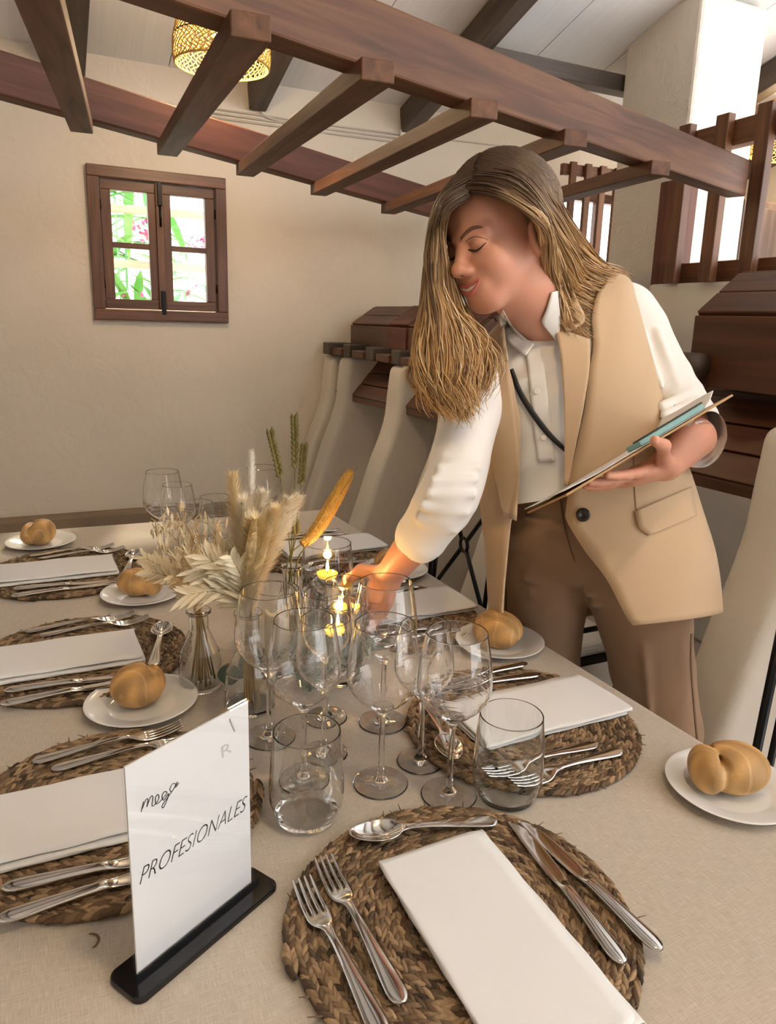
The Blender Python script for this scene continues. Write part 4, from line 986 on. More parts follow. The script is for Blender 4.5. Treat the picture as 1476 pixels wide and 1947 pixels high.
def stroke(P, mat, w=.00055):
    Q = []
    for x, y in crom(P, np.linspace(0, 1, len(P)*6)):
        u_, v_ = uv(x/2.1086+60, y/2.1086+1300); Q.append(SA+sd*u_+V(0, 0, v_)+sn*.0013)
    return MB().tube(Q, w, 5, flat=.5, up=sn).build('lettering', mat, paper)
stroke([(436, 512), (446, 470), (440, 500), (456, 462), (464, 464), (459, 492), (474, 452), (484, 452), (480, 486), (494, 480), (508, 456), (503, 442), (494, 455), (496, 478), (512, 470), (540, 436), (528, 432), (520, 452), (528, 464), (546, 438), (541, 462), (526, 494), (520, 488), (534, 466), (560, 430), (574, 402), (562, 400), (552, 420), (560, 430), (582, 392), (574, 414), (588, 396)], ink, .00042)
stroke([(792, 140), (800, 160), (812, 188)], grey, .0010)

# ------------------------------------------------------------------ black iron chairs
def iron_chair(loc, rz, label):
    """back on local +x side, sitter faces local -x"""
    t = thing('iron_chair', label, 'chair', (loc[0], loc[1], 0), rz, 'black wrought iron chairs')
    bi = mt['black_iron']; A = lambda b, nm, m=bi: b.build(nm, m, t, world=False)
    X, W2 = .19, .18
    for s in (-1, 1):
        for dx in (0, .032): A(MB().tube([(X+.02-dx*.4, s*(W2-dx), 0), (X-dx*.2, s*(W2-dx), .45), (X+.03, s*(W2-dx), .90)], .0085 if dx == 0 else .0065, 8), 'back_post')
        A(MB().tube([(-.19, s*W2, 0), (-.185, s*W2, .44)], .0095, 8), 'leg')
        A(MB().tube([(-.188, s*W2, .16), (X+.012, s*W2, .16)], .006, 6), 'stretcher')
    A(MB().tube([(X+.03, -W2-.01, .90), (X+.03, W2+.01, .90)], .0095, 8), 'top_rail')
    A(MB().tube([(X+.008, -W2, .55), (X+.008, W2, .55)], .008, 8), 'bottom_rail')
    zc, xc = .725, X+.018
    for sy in (-1, 1):
        for z1 in (.558, .895): A(MB().tube([(xc, sy*.014, zc+(.014 if z1 > .7 else -.014)), (xc+(.012 if z1 > .7 else -.01), sy*(W2-.035), z1)], .0065, 8), 'brace')
    a = np.linspace(0, 2*math.pi, 25); A(MB().tube(np.stack([np.full(25, xc), .020*np.cos(a), zc+.020*np.sin(a)], 1), .005, 6, caps=False), 'ring')
    A(MB().prism([(-.205, -.20), (.19, -.19), (.19, .19), (-.205, .20)], .438, .452), 'seat_plate')
    c = MB().prism([(-.20, -.19), (.175, -.175), (.175, .175), (-.20, .19)], .453, .49).build('cushion', mt['napkin'], t, world=False, bevel=.014, smooth=False)
    return t
iron_chair((.845, 1.765), 0, 'black iron chair with crossed back beside the reaching arm')
iron_chair((1.255, 1.660), -HP, 'black iron chair glimpsed between the trouser legs')
iron_chair((.885, .600), 0, 'black iron chair at the right edge beside the bread plate')
iron_chair((-.50, .90), math.pi, 'black iron chair on the left side, outside the picture') if False else None
# ================================================================== THE PERSON
pr_ = thing('person', 'person in a tan sleeveless blazer, white shirt and brown trousers leaning over the table', 'person', (1.03, 1.15, 0))
skin = M('skin', (.68, .335, .225), .48, var=(.64, .30, .20), vs=14, sss=.12, bump=.04, bs=300)
tanf = M('tan_crepe', (.60, .43, .27), .8, var=(.57, .405, .25), vs=4, bump=.10, bs=700, dist=.0006, sheen=.15)
shirtm = M('white_cotton', (.86, .83, .79), .75, bump=.06, bs=400, sheen=.15, dist=.0008)
brown = M('brown_twill', (.335, .205, .125), .85, var=(.31, .19, .115), vs=5, bump=.10, bs=600, sheen=.15, dist=.0006)
def raw(name, v, q, mat, parent, smooth_it=0):
    v = np.asarray(v, float); m = np.array(WM[parent.name].inverted()); v2 = v @ m[:3, :3].T+m[:3, 3]
    me = bpy.data.meshes.new(name); me.from_pydata(v2.tolist(), [], [tuple(int(i) for i in f) for f in q]); me.shade_smooth()
    o = link(name, me, mat, parent)
    if smooth_it:
        sm = o.modifiers.new('sm', 'SMOOTH'); sm.factor = .5; sm.iterations = smooth_it
    return o
# ---- head frame
def cam_dir(x, y, z): return nrm(c_r*x+c_u*y-c_f*z)
HC = px(953, 446, 1.235)
hF = cam_dir(-.81, -.33, .54); hU = cam_dir(-.13, .97, .14); hU = nrm(hU-hF*np.dot(hU, hF)); hL = np.cross(hU, hF)
def hp(x, y, z): return HC+hL*x+hF*y+hU*z
HR = np.stack([hL, hF, hU], 1)
NB = px(1052, 632, 1.405)
f = Field(np.minimum(HC, NB)-.155, np.maximum(HC, NB)+.155, .0021)
E3 = lambda c, r, k=.012, sub=False: f.ell(hp(*c), r, HR, k, sub)
C3 = lambda a, b, ra, rb, k=.012, sub=False: f.cap(hp(*a), hp(*b), ra, rb, k, sub)
E3((0, -.012, .036), (.0735, .092, .084)); E3((0, .034, -.030), (.060, .060, .078), .02)
E3((0, .060, .045), (.052, .035, .040), .03)
C3((0, .064, -.098), (0, .068, -.094), .019, .019, .022)
for s in (-1, 1):
    C3((s*.056, .0, -.045), (s*.020, .062, -.097), .015, .014, .025)
    E3((s*.038, .064, -.040), (.022, .020, .022), .028)                # cheek, lifted by the smile
    E3((s*.032, .095, -.008), (.017, .015, .011), .012, True)           # eye hollow
    E3((s*.0315, .0765, -.011), (.0155, .0150, .0125), .006)            # lowered eyelid
    E3((s*.0125, .098, -.046), (.0085, .010, .0075), .006)             # nostril wing
    C3((s*.012, .086, .006), (s*.045, .072, .008), .0085, .006, .014)  # brow
    E3((s*.079, -.002, -.022), (.011, .019, .031), .006); E3((s*.091, .002, -.018), (.007, .010, .019), .006, True)
C3((0, .083, .004), (0, .104, -.037), .0085, .0095, .012); E3((0, .108, -.043), (.0115, .011, .0105), .008)
E3((0, .082, -.070), (.026, .012, .014), .018)                          # mouth mound
f.chain([hp(0, -.020, -.045), hp(0, -.022, -.085), NB+nrm(hp(0, -.02, -.08)-NB)*.03, NB-nrm(hp(0, -.02, -.08)-NB)*.03], [.056, .052, .055, .066], .03)
hv, hq = f.mesh()
keep = (hv-NB)@nrm(hp(0, -.02, -.08)-NB) > -.055
bv = BVHTree.FromPolygons([Vector(p) for p in hv], [tuple(int(i) for i in q) for q in hq])
def face(x, z, off=.001):
    o_ = hp(x, .22, z); h = bv.ray_cast(Vector(o_), Vector(-hF))
    return (np.array(h[0])+hF*off) if h[0] is not None else hp(x, .08, z)
# ---- hands and forearms
def hand(fl, wrist, d, pn, side, curls, spread=.10, sc=1.0, thumb=None):
    d = nrm(d); pn = nrm(pn-d*np.dot(pn, d)); ts = nrm(np.cross(d, pn))*side
    offs = [.030, .010, -.010, -.028]; lens = [(.040, .024, .019), (.044, .028, .020), (.040, .026, .019), (.031, .019, .017)]
    for i in range(4):
        kb = wrist+d*(.086-.006*abs(i-1))*sc+ts*offs[i]*sc
        fl.cap(wrist+d*.012+ts*offs[i]*.55, kb, .0135*sc, .0115*sc, .016)
        dd = nrm(d+ts*spread*(1.2-i)*.8); p = kb; ang = 0
        for j in range(3):
            ang += curls[i][j]; e = nrm(dd*math.cos(ang)+pn*math.sin(ang)); q = p+e*lens[i][j]*sc
            fl.cap(p, q, (.0092-.0009*j)*sc, (.0086-.0011*j)*sc, .004); p = q
    fl.ell(wrist+d*.05*sc, (.036*sc, .044*sc, .0145*sc), np.stack([ts, d, pn], 1), .012)
    tp = thumb if thumb is not None else [wrist+d*.05+ts*.058+pn*.012, wrist+d*.078+ts*.062+pn*.03, wrist+d*.098+ts*.055+pn*.04]
    fl.chain([wrist+d*.015+ts*.018]+list(tp), [.0145*sc, .0115*sc, .010*sc, .0082*sc], .008)
RW = px(742, 1092, 1.375); RF = px(700, 1168, 1.44)
fr_ = Field(np.minimum(RW, RF)-.13, np.maximum(px(800, 1020, 1.31), RF)+.13, .0022)
fr_.cap(px(805, 1012, 1.30), RW, .036, .0265, .01)
hand(fr_, RW, RF-RW, -c_r*.6-c_u*.5+c_f*.1, 1, [(.35, .5, .3)]*2+[(.4, .55, .3), (.5, .6, .35)])
rv, rq = fr_.mesh()
# left hand carries the clipboard
CA, CB = px(1078, 941, 1.105), px(1394, 751, 1.165); CAf, CBf = px(1074, 934, 1.295), px(1384, 739, 1.355)
ce_ = nrm(CB-CA); cw_ = nrm((CAf-CA)-ce_*np.dot(CAf-CA, ce_)); cn_ = np.cross(ce_, cw_); cn_ = cn_ if cn_[2] > 0 else -cn_
LW = px(1268, 884, 1.235); CMID = CA+(CB-CA)*.28+cw_*.06
LW = LW
fl_ = Field(np.minimum(np.minimum(LW, CA), px(1330, 850, 1.38))-.1, np.maximum(np.maximum(LW, px(1330, 850, 1.38)), CA)+.1, .0022)
fl_.cap(px(1322, 832, 1.345), LW, .037, .0265, .01)
ldir = nrm(px(1120, 934, 1.165)-LW)
th = [px(1262, 872, 1.165), px(1262, 848, 1.118), px(1246, 838, 1.085)]
hand(fl_, LW, ldir, cn_, 1 if np.dot(np.cross(ldir, cn_), -c_f) > 0 else -1, [(.06, .10, .08)]*4, .14, .96, thumb=th)
lv, lq = fl_.mesh()
# ---- hidden core of the figure
SHL, SHR = px(1185, 600, 1.455), px(928, 700, 1.39)
EL, ER = px(1305, 798, 1.40), px(862, 922, 1.255)
PEL = px(1105, 1010, 1.50); HL_, HR_ = px(1178, 1075, 1.47), px(1042, 1075, 1.535)
KL, KR = px(1262, 1375, 1.50), px(1034, 1290, 1.62)
FL_, FR_ = V(1.035, .945, .07), V(.985, 1.215, .07)
cr_ = Field(V(.45, .75, .0), V(1.35, 1.55, 1.5), .012)
cr_.chain([PEL, px(1085, 860, 1.46), px(1062, 730, 1.43), NB], [.085, .075, .08, .05], .03)
cr_.chain([SHR, ER, RW*.3+ER*.7], [.042, .034, .03], .02).chain([SHL, EL, px(1322, 835, 1.35)], [.042, .034, .034], .02).cap(SHL, SHR, .045, .045, .03)
cr_.chain([HL_, KL, FL_+V(0, 0, .03)], [.05, .04, .03], .02).chain([HR_, KR, FR_+V(0, 0, .03)], [.05, .04, .03], .02).cap(HL_-V(0, 0, -.05), HR_-V(0, 0, -.05), .05, .05, .02)
kv, kq = cr_.mesh()
allv = np.concatenate([hv, rv, lv, kv]); n1, n2, n3 = len(hv), len(hv)+len(rv), len(hv)+len(rv)+len(lv)
allq = np.concatenate([hq, rq+n1, lq+n2, kq+n3]); bodyo = raw('body', allv, allq, skin, pr_, 2)

# ---- face details
dark = M('lash_brown', (.035, .018, .012), .6); lipm = M('lip_rose', (.55, .16, .14), .4); teeth = M('teeth', (.85, .80, .74), .3); browm = M('brow_brown', (.16, .08, .05), .7)
for s in (-1, 1):
    P = [face(s*x, z, .0009) for x, z in crom([(.0155, -.015), (.022, -.0185), (.031, -.0205), (.040, -.0185), (.0475, -.013)], np.linspace(0, 1, 16))]
    MB().tube(P, [.0006+.0011*math.sin(math.pi*min(1, (i+3)/18)) for i in range(16)], 6).build('lashes', dark, bodyo)
    P = [face(s*x, z, .0003) for x, z in ((.016, -.0025), (.024, .0005), (.033, .0005), (.042, -.003), (.048, -.009))]
    MB().tube(crom(P, np.linspace(0, 1, 16)), .0006, 5).build('lid_crease', browm, bodyo)
    P = [face(s*x, z, .0007) for x, z in crom([(.011, .0035), (.020, .009), (.031, .0135), (.040, .0130), (.0465, .0105)], np.linspace(0, 1, 20))]
    MB().tube(P, [.0004+.0028*math.sin(math.pi*min(1, (i+5)/26))**1.2 for i in range(20)], 6, flat=.5, up=hF).build('eyebrow', browm, bodyo)
    MB().lathe([(0, -.001), (.0032, -.0005), (.0036, 0), (0, .0005)], 10, tuple(face(s*.0085, -.0515, .0))).build('nostril', dark, bodyo)
ofm = -.006
up_ = [(-.0285, -.0555), (-.018, -.0605), (-.006, -.0622), (0, -.0635), (.006, -.0622), (.018, -.0605), (.0285, -.0555)]
lo_ = [(-.0275, -.0565), (-.018, -.0680), (-.008, -.0735), (0, -.0750), (.008, -.0735), (.018, -.0680), (.0275, -.0565)]
U = crom([face(x, z+ofm, .0012) for x, z in up_], np.linspace(0, 1, 25)); Lw = crom([face(x, z+ofm, .0014) for x, z in lo_], np.linspace(0, 1, 25))
prof_ = [.0006+.0030*math.sin(math.pi*i/24)**.7 for i in range(25)]
MB().tube(U, prof_, 8, flat=.75, up=hF).build('lips', lipm, bodyo); MB().tube(Lw, [p*1.3 for p in prof_], 8, flat=.8, up=hF).build('lips', lipm, bodyo)
MB().grid([[U[i]*(1-t)+Lw[i]*t-hF*(.0008-.0012*math.sin(math.pi*t)) for t in np.linspace(0, 1, 5)] for i in range(2, 23)]).build('teeth', teeth, bodyo)

# ---- torso sections shared by shirt and sleeveless blazer
SEC = np.array([(1147, 1180, 1.44, .208, .150, 8.5, 22), (1136, 1075, 1.45, .208, .145, 8, 17), (1116, 970, 1.455, .200, .135, 9, 11), (1093, 870, 1.45, .188, .128, 12, 4), (1068, 765, 1.43, .178, .125, 17, 0),
                (1055, 690, 1.42, .170, .115, 20, -4), (1056, 632, 1.41, .160, .088, 22, -6), (1060, 590, 1.41, .149, .058, 23, -7), (1066, 564, 1.41, .112, .040, 23, -7)], float)
PHR = np.array([141, 137, 132, 127, 122, 128, 137, 148, 160.]); PHL = np.array([74, 88, 100, 97, 88, 82, 80, 68, 45.])
def section(s):
    x, y, dp, a, b, tl, yw = crom(SEC, [s])[0]; c = px(x, y, dp)
    x1, y1, d1 = crom(SEC, [min(1, s+.02)])[0][:3]; x0, y0, d0 = crom(SEC, [max(0, s-.02)])[0][:3]
    tg = nrm(px(x1, y1, d1)-px(x0, y0, d0)); tl, yw = math.radians(tl), math.radians(yw)
    sv = c_r*math.cos(tl)*math.cos(yw)+c_u*math.sin(tl)-c_f*math.sin(yw); sv = nrm(sv)
    fv = np.cross(sv, tg); fv = fv if np.dot(fv, c_f) < 0 else -fv; fv = nrm(fv)
    return c, sv, fv, a, b
def surf(s, ph, off=0.0):
    c, sv, fv, a, b = section(s); ph = math.radians(ph); co, si = math.cos(ph), math.sin(ph); e = .86
    return c+sv*(a+off)*math.copysign(abs(co)**e, co)+fv*(b+off)*math.copysign(abs(si)**e, si)
# shirt: torso, collar and sleeves
rows = [[surf(s, ph, -.012+.0035*math.sin(s*60+ph*.07)*(1 if 60 < ph < 140 else 0)) for ph in np.linspace(0, 360, 73)[:-1]] for s in np.linspace(.30, .985, 44)]
rows_sh = rows; shf = [(i*72+j, i*72+(j+1) % 72, (i+1)*72+(j+1) % 72, (i+1)*72+j) for i in range(43) for j in range(72)]
sh = MB().grid(rows, closev=True)
sho = sh.build('shirt', shirtm, pr_)
sbv = BVHTree.FromPolygons([Vector(p) for r_ in rows for p in r_], [(i*72+j, i*72+(j+1) % 72, (i+1)*72+(j+1) % 72, (i+1)*72+j) for i in range(43) for j in range(72)])
na = nrm(hp(0, -.02, -.08)-NB); nf = nrm(-c_f-na*np.dot(-c_f, na)); nf = nrm(nf-c_r*.18); nf = nrm(nf-na*np.dot(nf, na)); ns = np.cross(nf, na); ns = ns if np.dot(ns, c_r) > 0 else -ns
crow = []
for ph in np.linspace(112, 428, 60):
    e = math.radians(ph); dr = ns*math.cos(e)+nf*math.sin(e); fr = max(0, math.sin(e))**2
    crow.append([NB+dr*.068-na*(.030+.035*fr), NB+dr*.066+na*(.004-.03*fr), NB+dr*.069+na*(.016-.028*fr), NB+dr*.078+na*(.010-.03*fr), NB+dr*(.094+.012*fr)-na*(.022+.045*fr)])
MB().grid(crow).build('shirt_collar', shirtm, sho, solid=.002, sub=1)
sl = Field(np.minimum(np.minimum(SHR, ER), px(780, 1050, 1.33))-.12, V(1.32, 1.42, 1.58), .0042)
def sleeve(ctrl, rad, folds, k=.012):
    P = crom([np.append(c, r) for c, r in zip(ctrl, rad)], np.linspace(0, 1, 26))
    rr = P[:, 3].copy(); u = np.linspace(0, 1, 26)
    for (u0, w, amp) in folds: rr += amp*np.exp(-((u-u0)/w)**2)
    sl.chain(list(P[:, :3]), list(rr), k); return P
sleeve([SHR, px(893, 800, 1.325), ER, px(826, 984, 1.285), px(797, 1026, 1.315)], [.055, .050, .047, .0445, .041], [(.42, .02, .004), (.50, .02, .005), (.57, .018, .005), (.63, .018, .006), (.70, .02, .005), (.95, .03, .003)], .008)
sleeve([SHL, px(1226, 668, 1.445), px(1268, 742, 1.42), EL, px(1330, 836, 1.335)], [.064, .058, .053, .050, .047], [(.15, .04, .004), (.45, .03, .004), (.6, .025, .005), (.70, .02, .005), (.80, .02, .004), (.97, .04, .005)], .008)
# fold bulges along the sleeves
for (x, y, d_, x2, y2, d2, r) in ((846, 868, 1.235, 912, 872, 1.245, .009), (838, 892, 1.215, 910, 888, 1.222, .010), (826, 915, 1.207, 905, 912, 1.212, .010), (818, 938, 1.208, 900, 940, 1.212, .010), (806, 960, 1.216, 886, 975, 1.222, .010), (798, 985, 1.236, 868, 1010, 1.245, .008),
        (1222, 640, 1.380, 1258, 735, 1.360, .009), (1250, 632, 1.385, 1288, 730, 1.366, .008), (1205, 610, 1.39, 1235, 690, 1.38, .008), (1258, 772, 1.345, 1318, 742, 1.365, .009), (1265, 790, 1.335, 1325, 760, 1.355, .009), (1278, 806, 1.32, 1336, 778, 1.345, .009)):
    sl.cap(px(x, y, d_), px(x2, y2, d2), r, r*.6, .009)
# open cuffs
sl.cap(px(776, 1052, 1.33), px(803, 1012, 1.305), .031, .036, .004, sub=True); sl.cap(px(1322, 862, 1.31), px(1326, 842, 1.33), .032, .040, .004, sub=True)
sv_, sq_ = sl.mesh(); raw('sleeves', sv_, sq_, shirtm, sho, 2)
# ---- sleeveless blazer
nv_, nu_ = 56, 64; vr = []
for s in np.linspace(0, 1, nv_):
    a0 = np.interp(s*8, np.arange(9), PHR); a1 = 360+np.interp(s*8, np.arange(9), PHL)
    flare = .004*max(0, 1-s*3.2)
    vr.append([surf(s, ph, .004+flare*(1+.5*math.sin(ph*.05))+.0022*math.sin(ph*.13+s*7)*math.sin(s*11+ph*.03)) for ph in np.linspace(a0, a1, nu_)])
vo = MB().grid(vr).build('blazer', tanf, pr_, solid=.005)
vbv = BVHTree.FromPolygons([Vector(p) for r_ in vr for p in r_], [(i*nu_+j, i*nu_+j+1, (i+1)*nu_+j+1, (i+1)*nu_+j) for i in range(nv_-1) for j in range(nu_-1)])
def drape(x, y, off, tree, dep=1.3):
    d_ = ray(x, y); h = tree.ray_cast(Vector(c_o), Vector(nrm(d_)))
    if h[0] is None or (np.array(h[0])-c_o)@c_f > dep+.12:
        p0 = c_o+d_*dep; h = tree.find_nearest(Vector(p0)); q = np.array(h[0]); dd = (q-c_o)@c_f; return c_o+d_*(dd-off)
    return np.array(h[0])-nrm(d_)*off
cbv = tbv = tro = None
def patch(name, rows, tree, off, mat, nu=10, nv=14, dep=1.3, solid=.004, edge=0.0, bow=0.0):
    own = vo if tree is vbv else (sho if tree in (sbv, cbv) else (tro if tree is tbv else pr_))
    if name == 'shoulder_strap': own = pr_
    rows = np.array(rows, float).reshape(len(rows), -1); R = crom(rows, np.linspace(0, 1, nv)); G = []
    for r_ in R:
        G.append([drape(r_[0]*(1-t)+r_[2]*t, r_[1]*(1-t)+r_[3]*t, off+edge*t+bow*math.sin(math.pi*t), tree, dep) for t in np.linspace(0, 1, nu)])
    return MB().grid(G).build(name, mat, own, solid=solid)
patch('lapel', [((1056, 622), (1122, 646)), ((1066, 680), (1121, 700)), ((1072, 760), (1109, 780)), ((1074, 850), (1092, 862)), ((1074, 922), (1080, 928))], vbv, .010, tanf, edge=.006)
patch('collar', [((1048, 548), (1082, 536)), ((1048, 572), (1098, 572)), ((1052, 600), (1113, 608)), ((1058, 622), (1084, 630))], vbv, .012, tanf, edge=.006)
patch('lapel', [((966, 690), (916, 706)), ((976, 760), (908, 750)), ((986, 850), (925, 840)), ((986, 925), (942, 915)), ((982, 990), (956, 980))], vbv, .009, tanf, edge=.005)
patch('collar', [((958, 610), (930, 640)), ((962, 650), (915, 680)), ((966, 686), (944, 694))], vbv, .010, tanf, edge=.005)
patch('pocket_flap', [((1208, 972), (1314, 926)), ((1210, 985), (1319, 945)), ((1216, 1004), (1323, 966)), ((1234, 1018), (1325, 980))], vbv, .006, tanf, edge=.001)
patch('dart_seam', [((1203, 850), (1206, 850)), ((1205, 920), (1208, 920)), ((1209, 970), (1212, 970))], vbv, .003, M('seam', (.40, .27, .16), .9), nu=3, solid=.001)
bc = drape(1109, 979, .008, vbv); bn = nrm(c_o-bc); bx = nrm(np.cross(bn, V(0, 0, 1))); by = np.cross(bn, bx)
bb = MB(); rws = []
for r, h in ((0, .001), (.004, .001), (.0055, .003), (.0105, .0032), (.0125, .0018), (.0125, -.001), (0, -.001)): rws.append([bc+bx*r*math.cos(a)+by*r*math.sin(a)+bn*h for a in np.arange(24)*2*math.pi/24])
bb.grid(rws, closev=True).build('button', M('dark_horn', (.02, .018, .017), .25), vo)
patch('placket', [((1000, 668), (1030, 660)), ((1008, 740), (1040, 735)), ((1016, 820), (1048, 815)), ((1024, 880), (1056, 878))], sbv, .003, shirtm, nu=6, dep=1.32, solid=.002)
for (x, y) in ((1021, 744), (1034, 832)):
    c = drape(x, y, .0065, sbv, 1.32); rws = [[c+bx*r*math.cos(a)+by*r*math.sin(a)+bn*h for a in np.arange(16)*2*math.pi/16] for r, h in ((0, .001), (.003, .001), (.0055, .0012), (.006, 0), (0, -.001))]
    MB().grid(rws, closev=True).build('shirt_button', shirtm, sho)
patch('shoulder_strap', [((968, 704), (976, 700)), ((984, 748), (993, 742)), ((1008, 788), (1016, 780)), ((1040, 829), (1047, 821)), ((1074, 860), (1078, 852))], sbv, .007, M('black_strap', (.01, .009, .009), .5), nu=3, nv=20, dep=1.32, solid=.002)
# collar wings over the neck opening
cvs = [Vector(p) for p in hv]+[Vector(p) for r_ in rows_sh for p in r_]; cfs = [tuple(int(i) for i in q) for q in hq]+[tuple(i+len(hv) for i in q) for q in shf]
cbv = BVHTree.FromPolygons(cvs, cfs)
patch('collar_wing', [((957, 590), (948, 604)), ((975, 620), (961, 640)), ((998, 642), (981, 664)), ((1016, 654), (1001, 676))], cbv, .007, shirtm, nu=6, dep=1.33, solid=.002, edge=.003)
patch('collar_wing', [((1050, 556), (1064, 552)), ((1040, 588), (1066, 594)), ((1031, 612), (1064, 630)), ((1042, 628), (1058, 650))], cbv, .009, shirtm, nu=6, dep=1.33, solid=.002, edge=.003)
# ---- trousers
tr = Field(V(.70, .72, .05), V(1.36, 1.52, 1.10), .005)
TR = np.stack([nrm(c_r), nrm(np.cross(V(0, 0, 1), c_r)), V(0, 0, 1)], 1)
tr.ell(px(1092, 930, 1.485), (.138, .105, .08), TR, .03); tr.ell(px(1108, 1020, 1.495), (.160, .118, .11), TR, .05)
tr.chain([px(1046, 1060, 1.525), px(1040, 1150, 1.55), px(1034, 1270, 1.61), V(*FR_)], [.098, .080, .075, .078], .012)
tr.chain([px(1190, 1060, 1.465), px(1226, 1180, 1.475), px(1240, 1270, 1.485), px(1266, 1385, 1.5), V(*FL_)], [.104, .089, .081, .070, .076], .012)
for (x, y, d_, x2, y2, d2, r) in ((1000, 1098, 1.452, 1108, 1108, 1.44, .008), (1010, 1075, 1.445, 1085, 1070, 1.43, .006), (1120, 1128, 1.425, 1210, 1092, 1.385, .009), (1128, 1150, 1.425, 1225, 1130, 1.39, .007), (1010, 1125, 1.468, 1105, 1130, 1.47, .007), (1225, 1230, 1.395, 1240, 1400, 1.425, .006), (1290, 1215, 1.405, 1300, 1330, 1.425, .008), (1040, 1160, 1.475, 1036, 1270, 1.535, .005), (1000, 985, 1.41, 1070, 1000, 1.385, .006)):
    tr.cap(px(x, y, d_), px(x2, y2, d2), r, r*.6, .012)
tr.F = np.maximum(tr.F, (tr.ax[2]-1.045)[None, None, :]+0*tr.F)
tv, tq = tr.mesh(); tro = raw('trousers', tv, tq, brown, pr_, 3)
tbv = BVHTree.FromPolygons([Vector(p) for p in tv], [tuple(int(i) for i in q) for q in tq])
patch('fly_seam', [((1062, 935), (1065, 935)), ((1072, 1000), (1075, 1000)), ((1092, 1068), (1094, 1068))], tbv, .0025, M('trouser_seam', (.16, .085, .045), .9), nu=3, dep=1.42, solid=.001)
patch('side_seam', [((1314, 1205), (1317, 1205)), ((1313, 1260), (1316, 1260)), ((1318, 1330), (1321, 1330)), ((1326, 1415), (1329, 1415))], tbv, .0022, M('side_seam', (.20, .115, .065), .9), nu=3, dep=1.45, solid=.001)
for FT, dr in ((FL_, nrm(V(-.5, -.85, 0))), (FR_, nrm(V(-.8, -.6, 0)))):
    so = Field(FT-V(.25, .25, .08), FT+V(.25, .25, .12), .005); g0 = V(FT[0], FT[1], 0)
    so.chain([g0-dr*.05+V(0, 0, .045), g0+dr*.06+V(0, 0, .035), g0+dr*.15+V(0, 0, .025)], [.04, .042, .03], .02); so.F = np.maximum(so.F, (.003-so.ax[2])[None, None, :]+0*so.F)
    a_, b_ = so.mesh(); raw('shoe', a_, b_, M('shoe_leather', (.5, .4, .3), .5), pr_)
# ---- hair
hairm = vcol('hair', .42, sheen=0)
hc = Field(HC-.15, HC+.15, .003)
hc.ell(hp(0, -.020, .040), (.083, .100, .091), HR, .02); hc.ell(hp(-.01, -.050, -.02), (.066, .052, .08), HR, .04)
hc.ell(hp(0, .098, -.020), (.068, .068, .098), HR, .012, True); hc.ell(hp(.062, .050, -.04), (.045, .052, .085), HR, .012, True); hc.ell(hp(-.062, .055, -.04), (.04, .05, .085), HR, .012, True)
cv, cq = hc.mesh()
lc = (cv-HC)@HR; bad = ((lc[:, 1] > .062) & (lc[:, 2] < .083)) | ((lc[:, 1] > .026) & (lc[:, 2] < .066))
hb = MB(); hb.add(cv, [tuple(int(i) for i in q) for q in cq if not bad[q].any()]); tint = [np.array([.05, .028, .017])+np.clip((.05-lc[:, 2:3])/.12, 0, 1)*np.array([.20, .11, .045])]
GUL = [[(884, 372, 1.125), (846, 400, 1.125), (839, 462, 1.17), (852, 525, 1.215), (878, 588, 1.235), (918, 642, 1.235), (936, 695, 1.25), (918, 750, 1.245)],
       [(888, 362, 1.14), (843, 392, 1.135), (827, 462, 1.16), (832, 545, 1.185), (850, 620, 1.195), (872, 690, 1.20), (872, 740, 1.20), (880, 792, 1.21)],
       [(898, 345, 1.165), (842, 385, 1.16), (823, 470, 1.17), (826, 560, 1.185), (832, 640, 1.195), (842, 710, 1.20), (850, 755, 1.205), (868, 788, 1.21)],
       [(915, 325, 1.20), (846, 375, 1.205), (821, 470, 1.21), (816, 560, 1.215), (807, 640, 1.215), (806, 705, 1.215), (822, 750, 1.22), (850, 778, 1.22)],
       [(935, 306, 1.25), (862, 345, 1.26), (824, 455, 1.265), (813, 560, 1.265), (801, 645, 1.255), (798, 700, 1.25), (806, 730, 1.25), (826, 758, 1.25)]]
GUR = [[(888, 364, 1.135), (935, 366, 1.105), (986, 386, 1.095), (1028, 418, 1.112), (1042, 470, 1.17), (1046, 525, 1.24), (1048, 575, 1.295), (1056, 612, 1.32)],
       [(900, 350, 1.14), (962, 356, 1.105), (1022, 404, 1.11), (1046, 465, 1.16), (1046, 530, 1.24), (1062, 585, 1.29), (1085, 625, 1.305), (1112, 655, 1.315)],
       [(908, 338, 1.15), (975, 350, 1.115), (1028, 405, 1.125), (1054, 460, 1.18), (1072, 505, 1.26), (1092, 535, 1.32), (1112, 552, 1.35), (1135, 560, 1.38)],
       [(922, 322, 1.175), (990, 338, 1.145), (1042, 400, 1.16), (1074, 455, 1.22), (1104, 495, 1.30), (1135, 517, 1.36), (1160, 526, 1.40), (1182, 534, 1.44)],
       [(945, 300, 1.22), (1003, 318, 1.205), (1052, 375, 1.23), (1086, 432, 1.29), (1118, 478, 1.36), (1146, 506, 1.42), (1168, 520, 1.46), (1186, 534, 1.50)],
       [(950, 297, 1.27), (1000, 314, 1.285), (1045, 372, 1.32), (1075, 440, 1.37), (1100, 495, 1.43), (1120, 530, 1.47), (1135, 560, 1.50), (1145, 590, 1.52)]]
hr = np.random.default_rng(11)
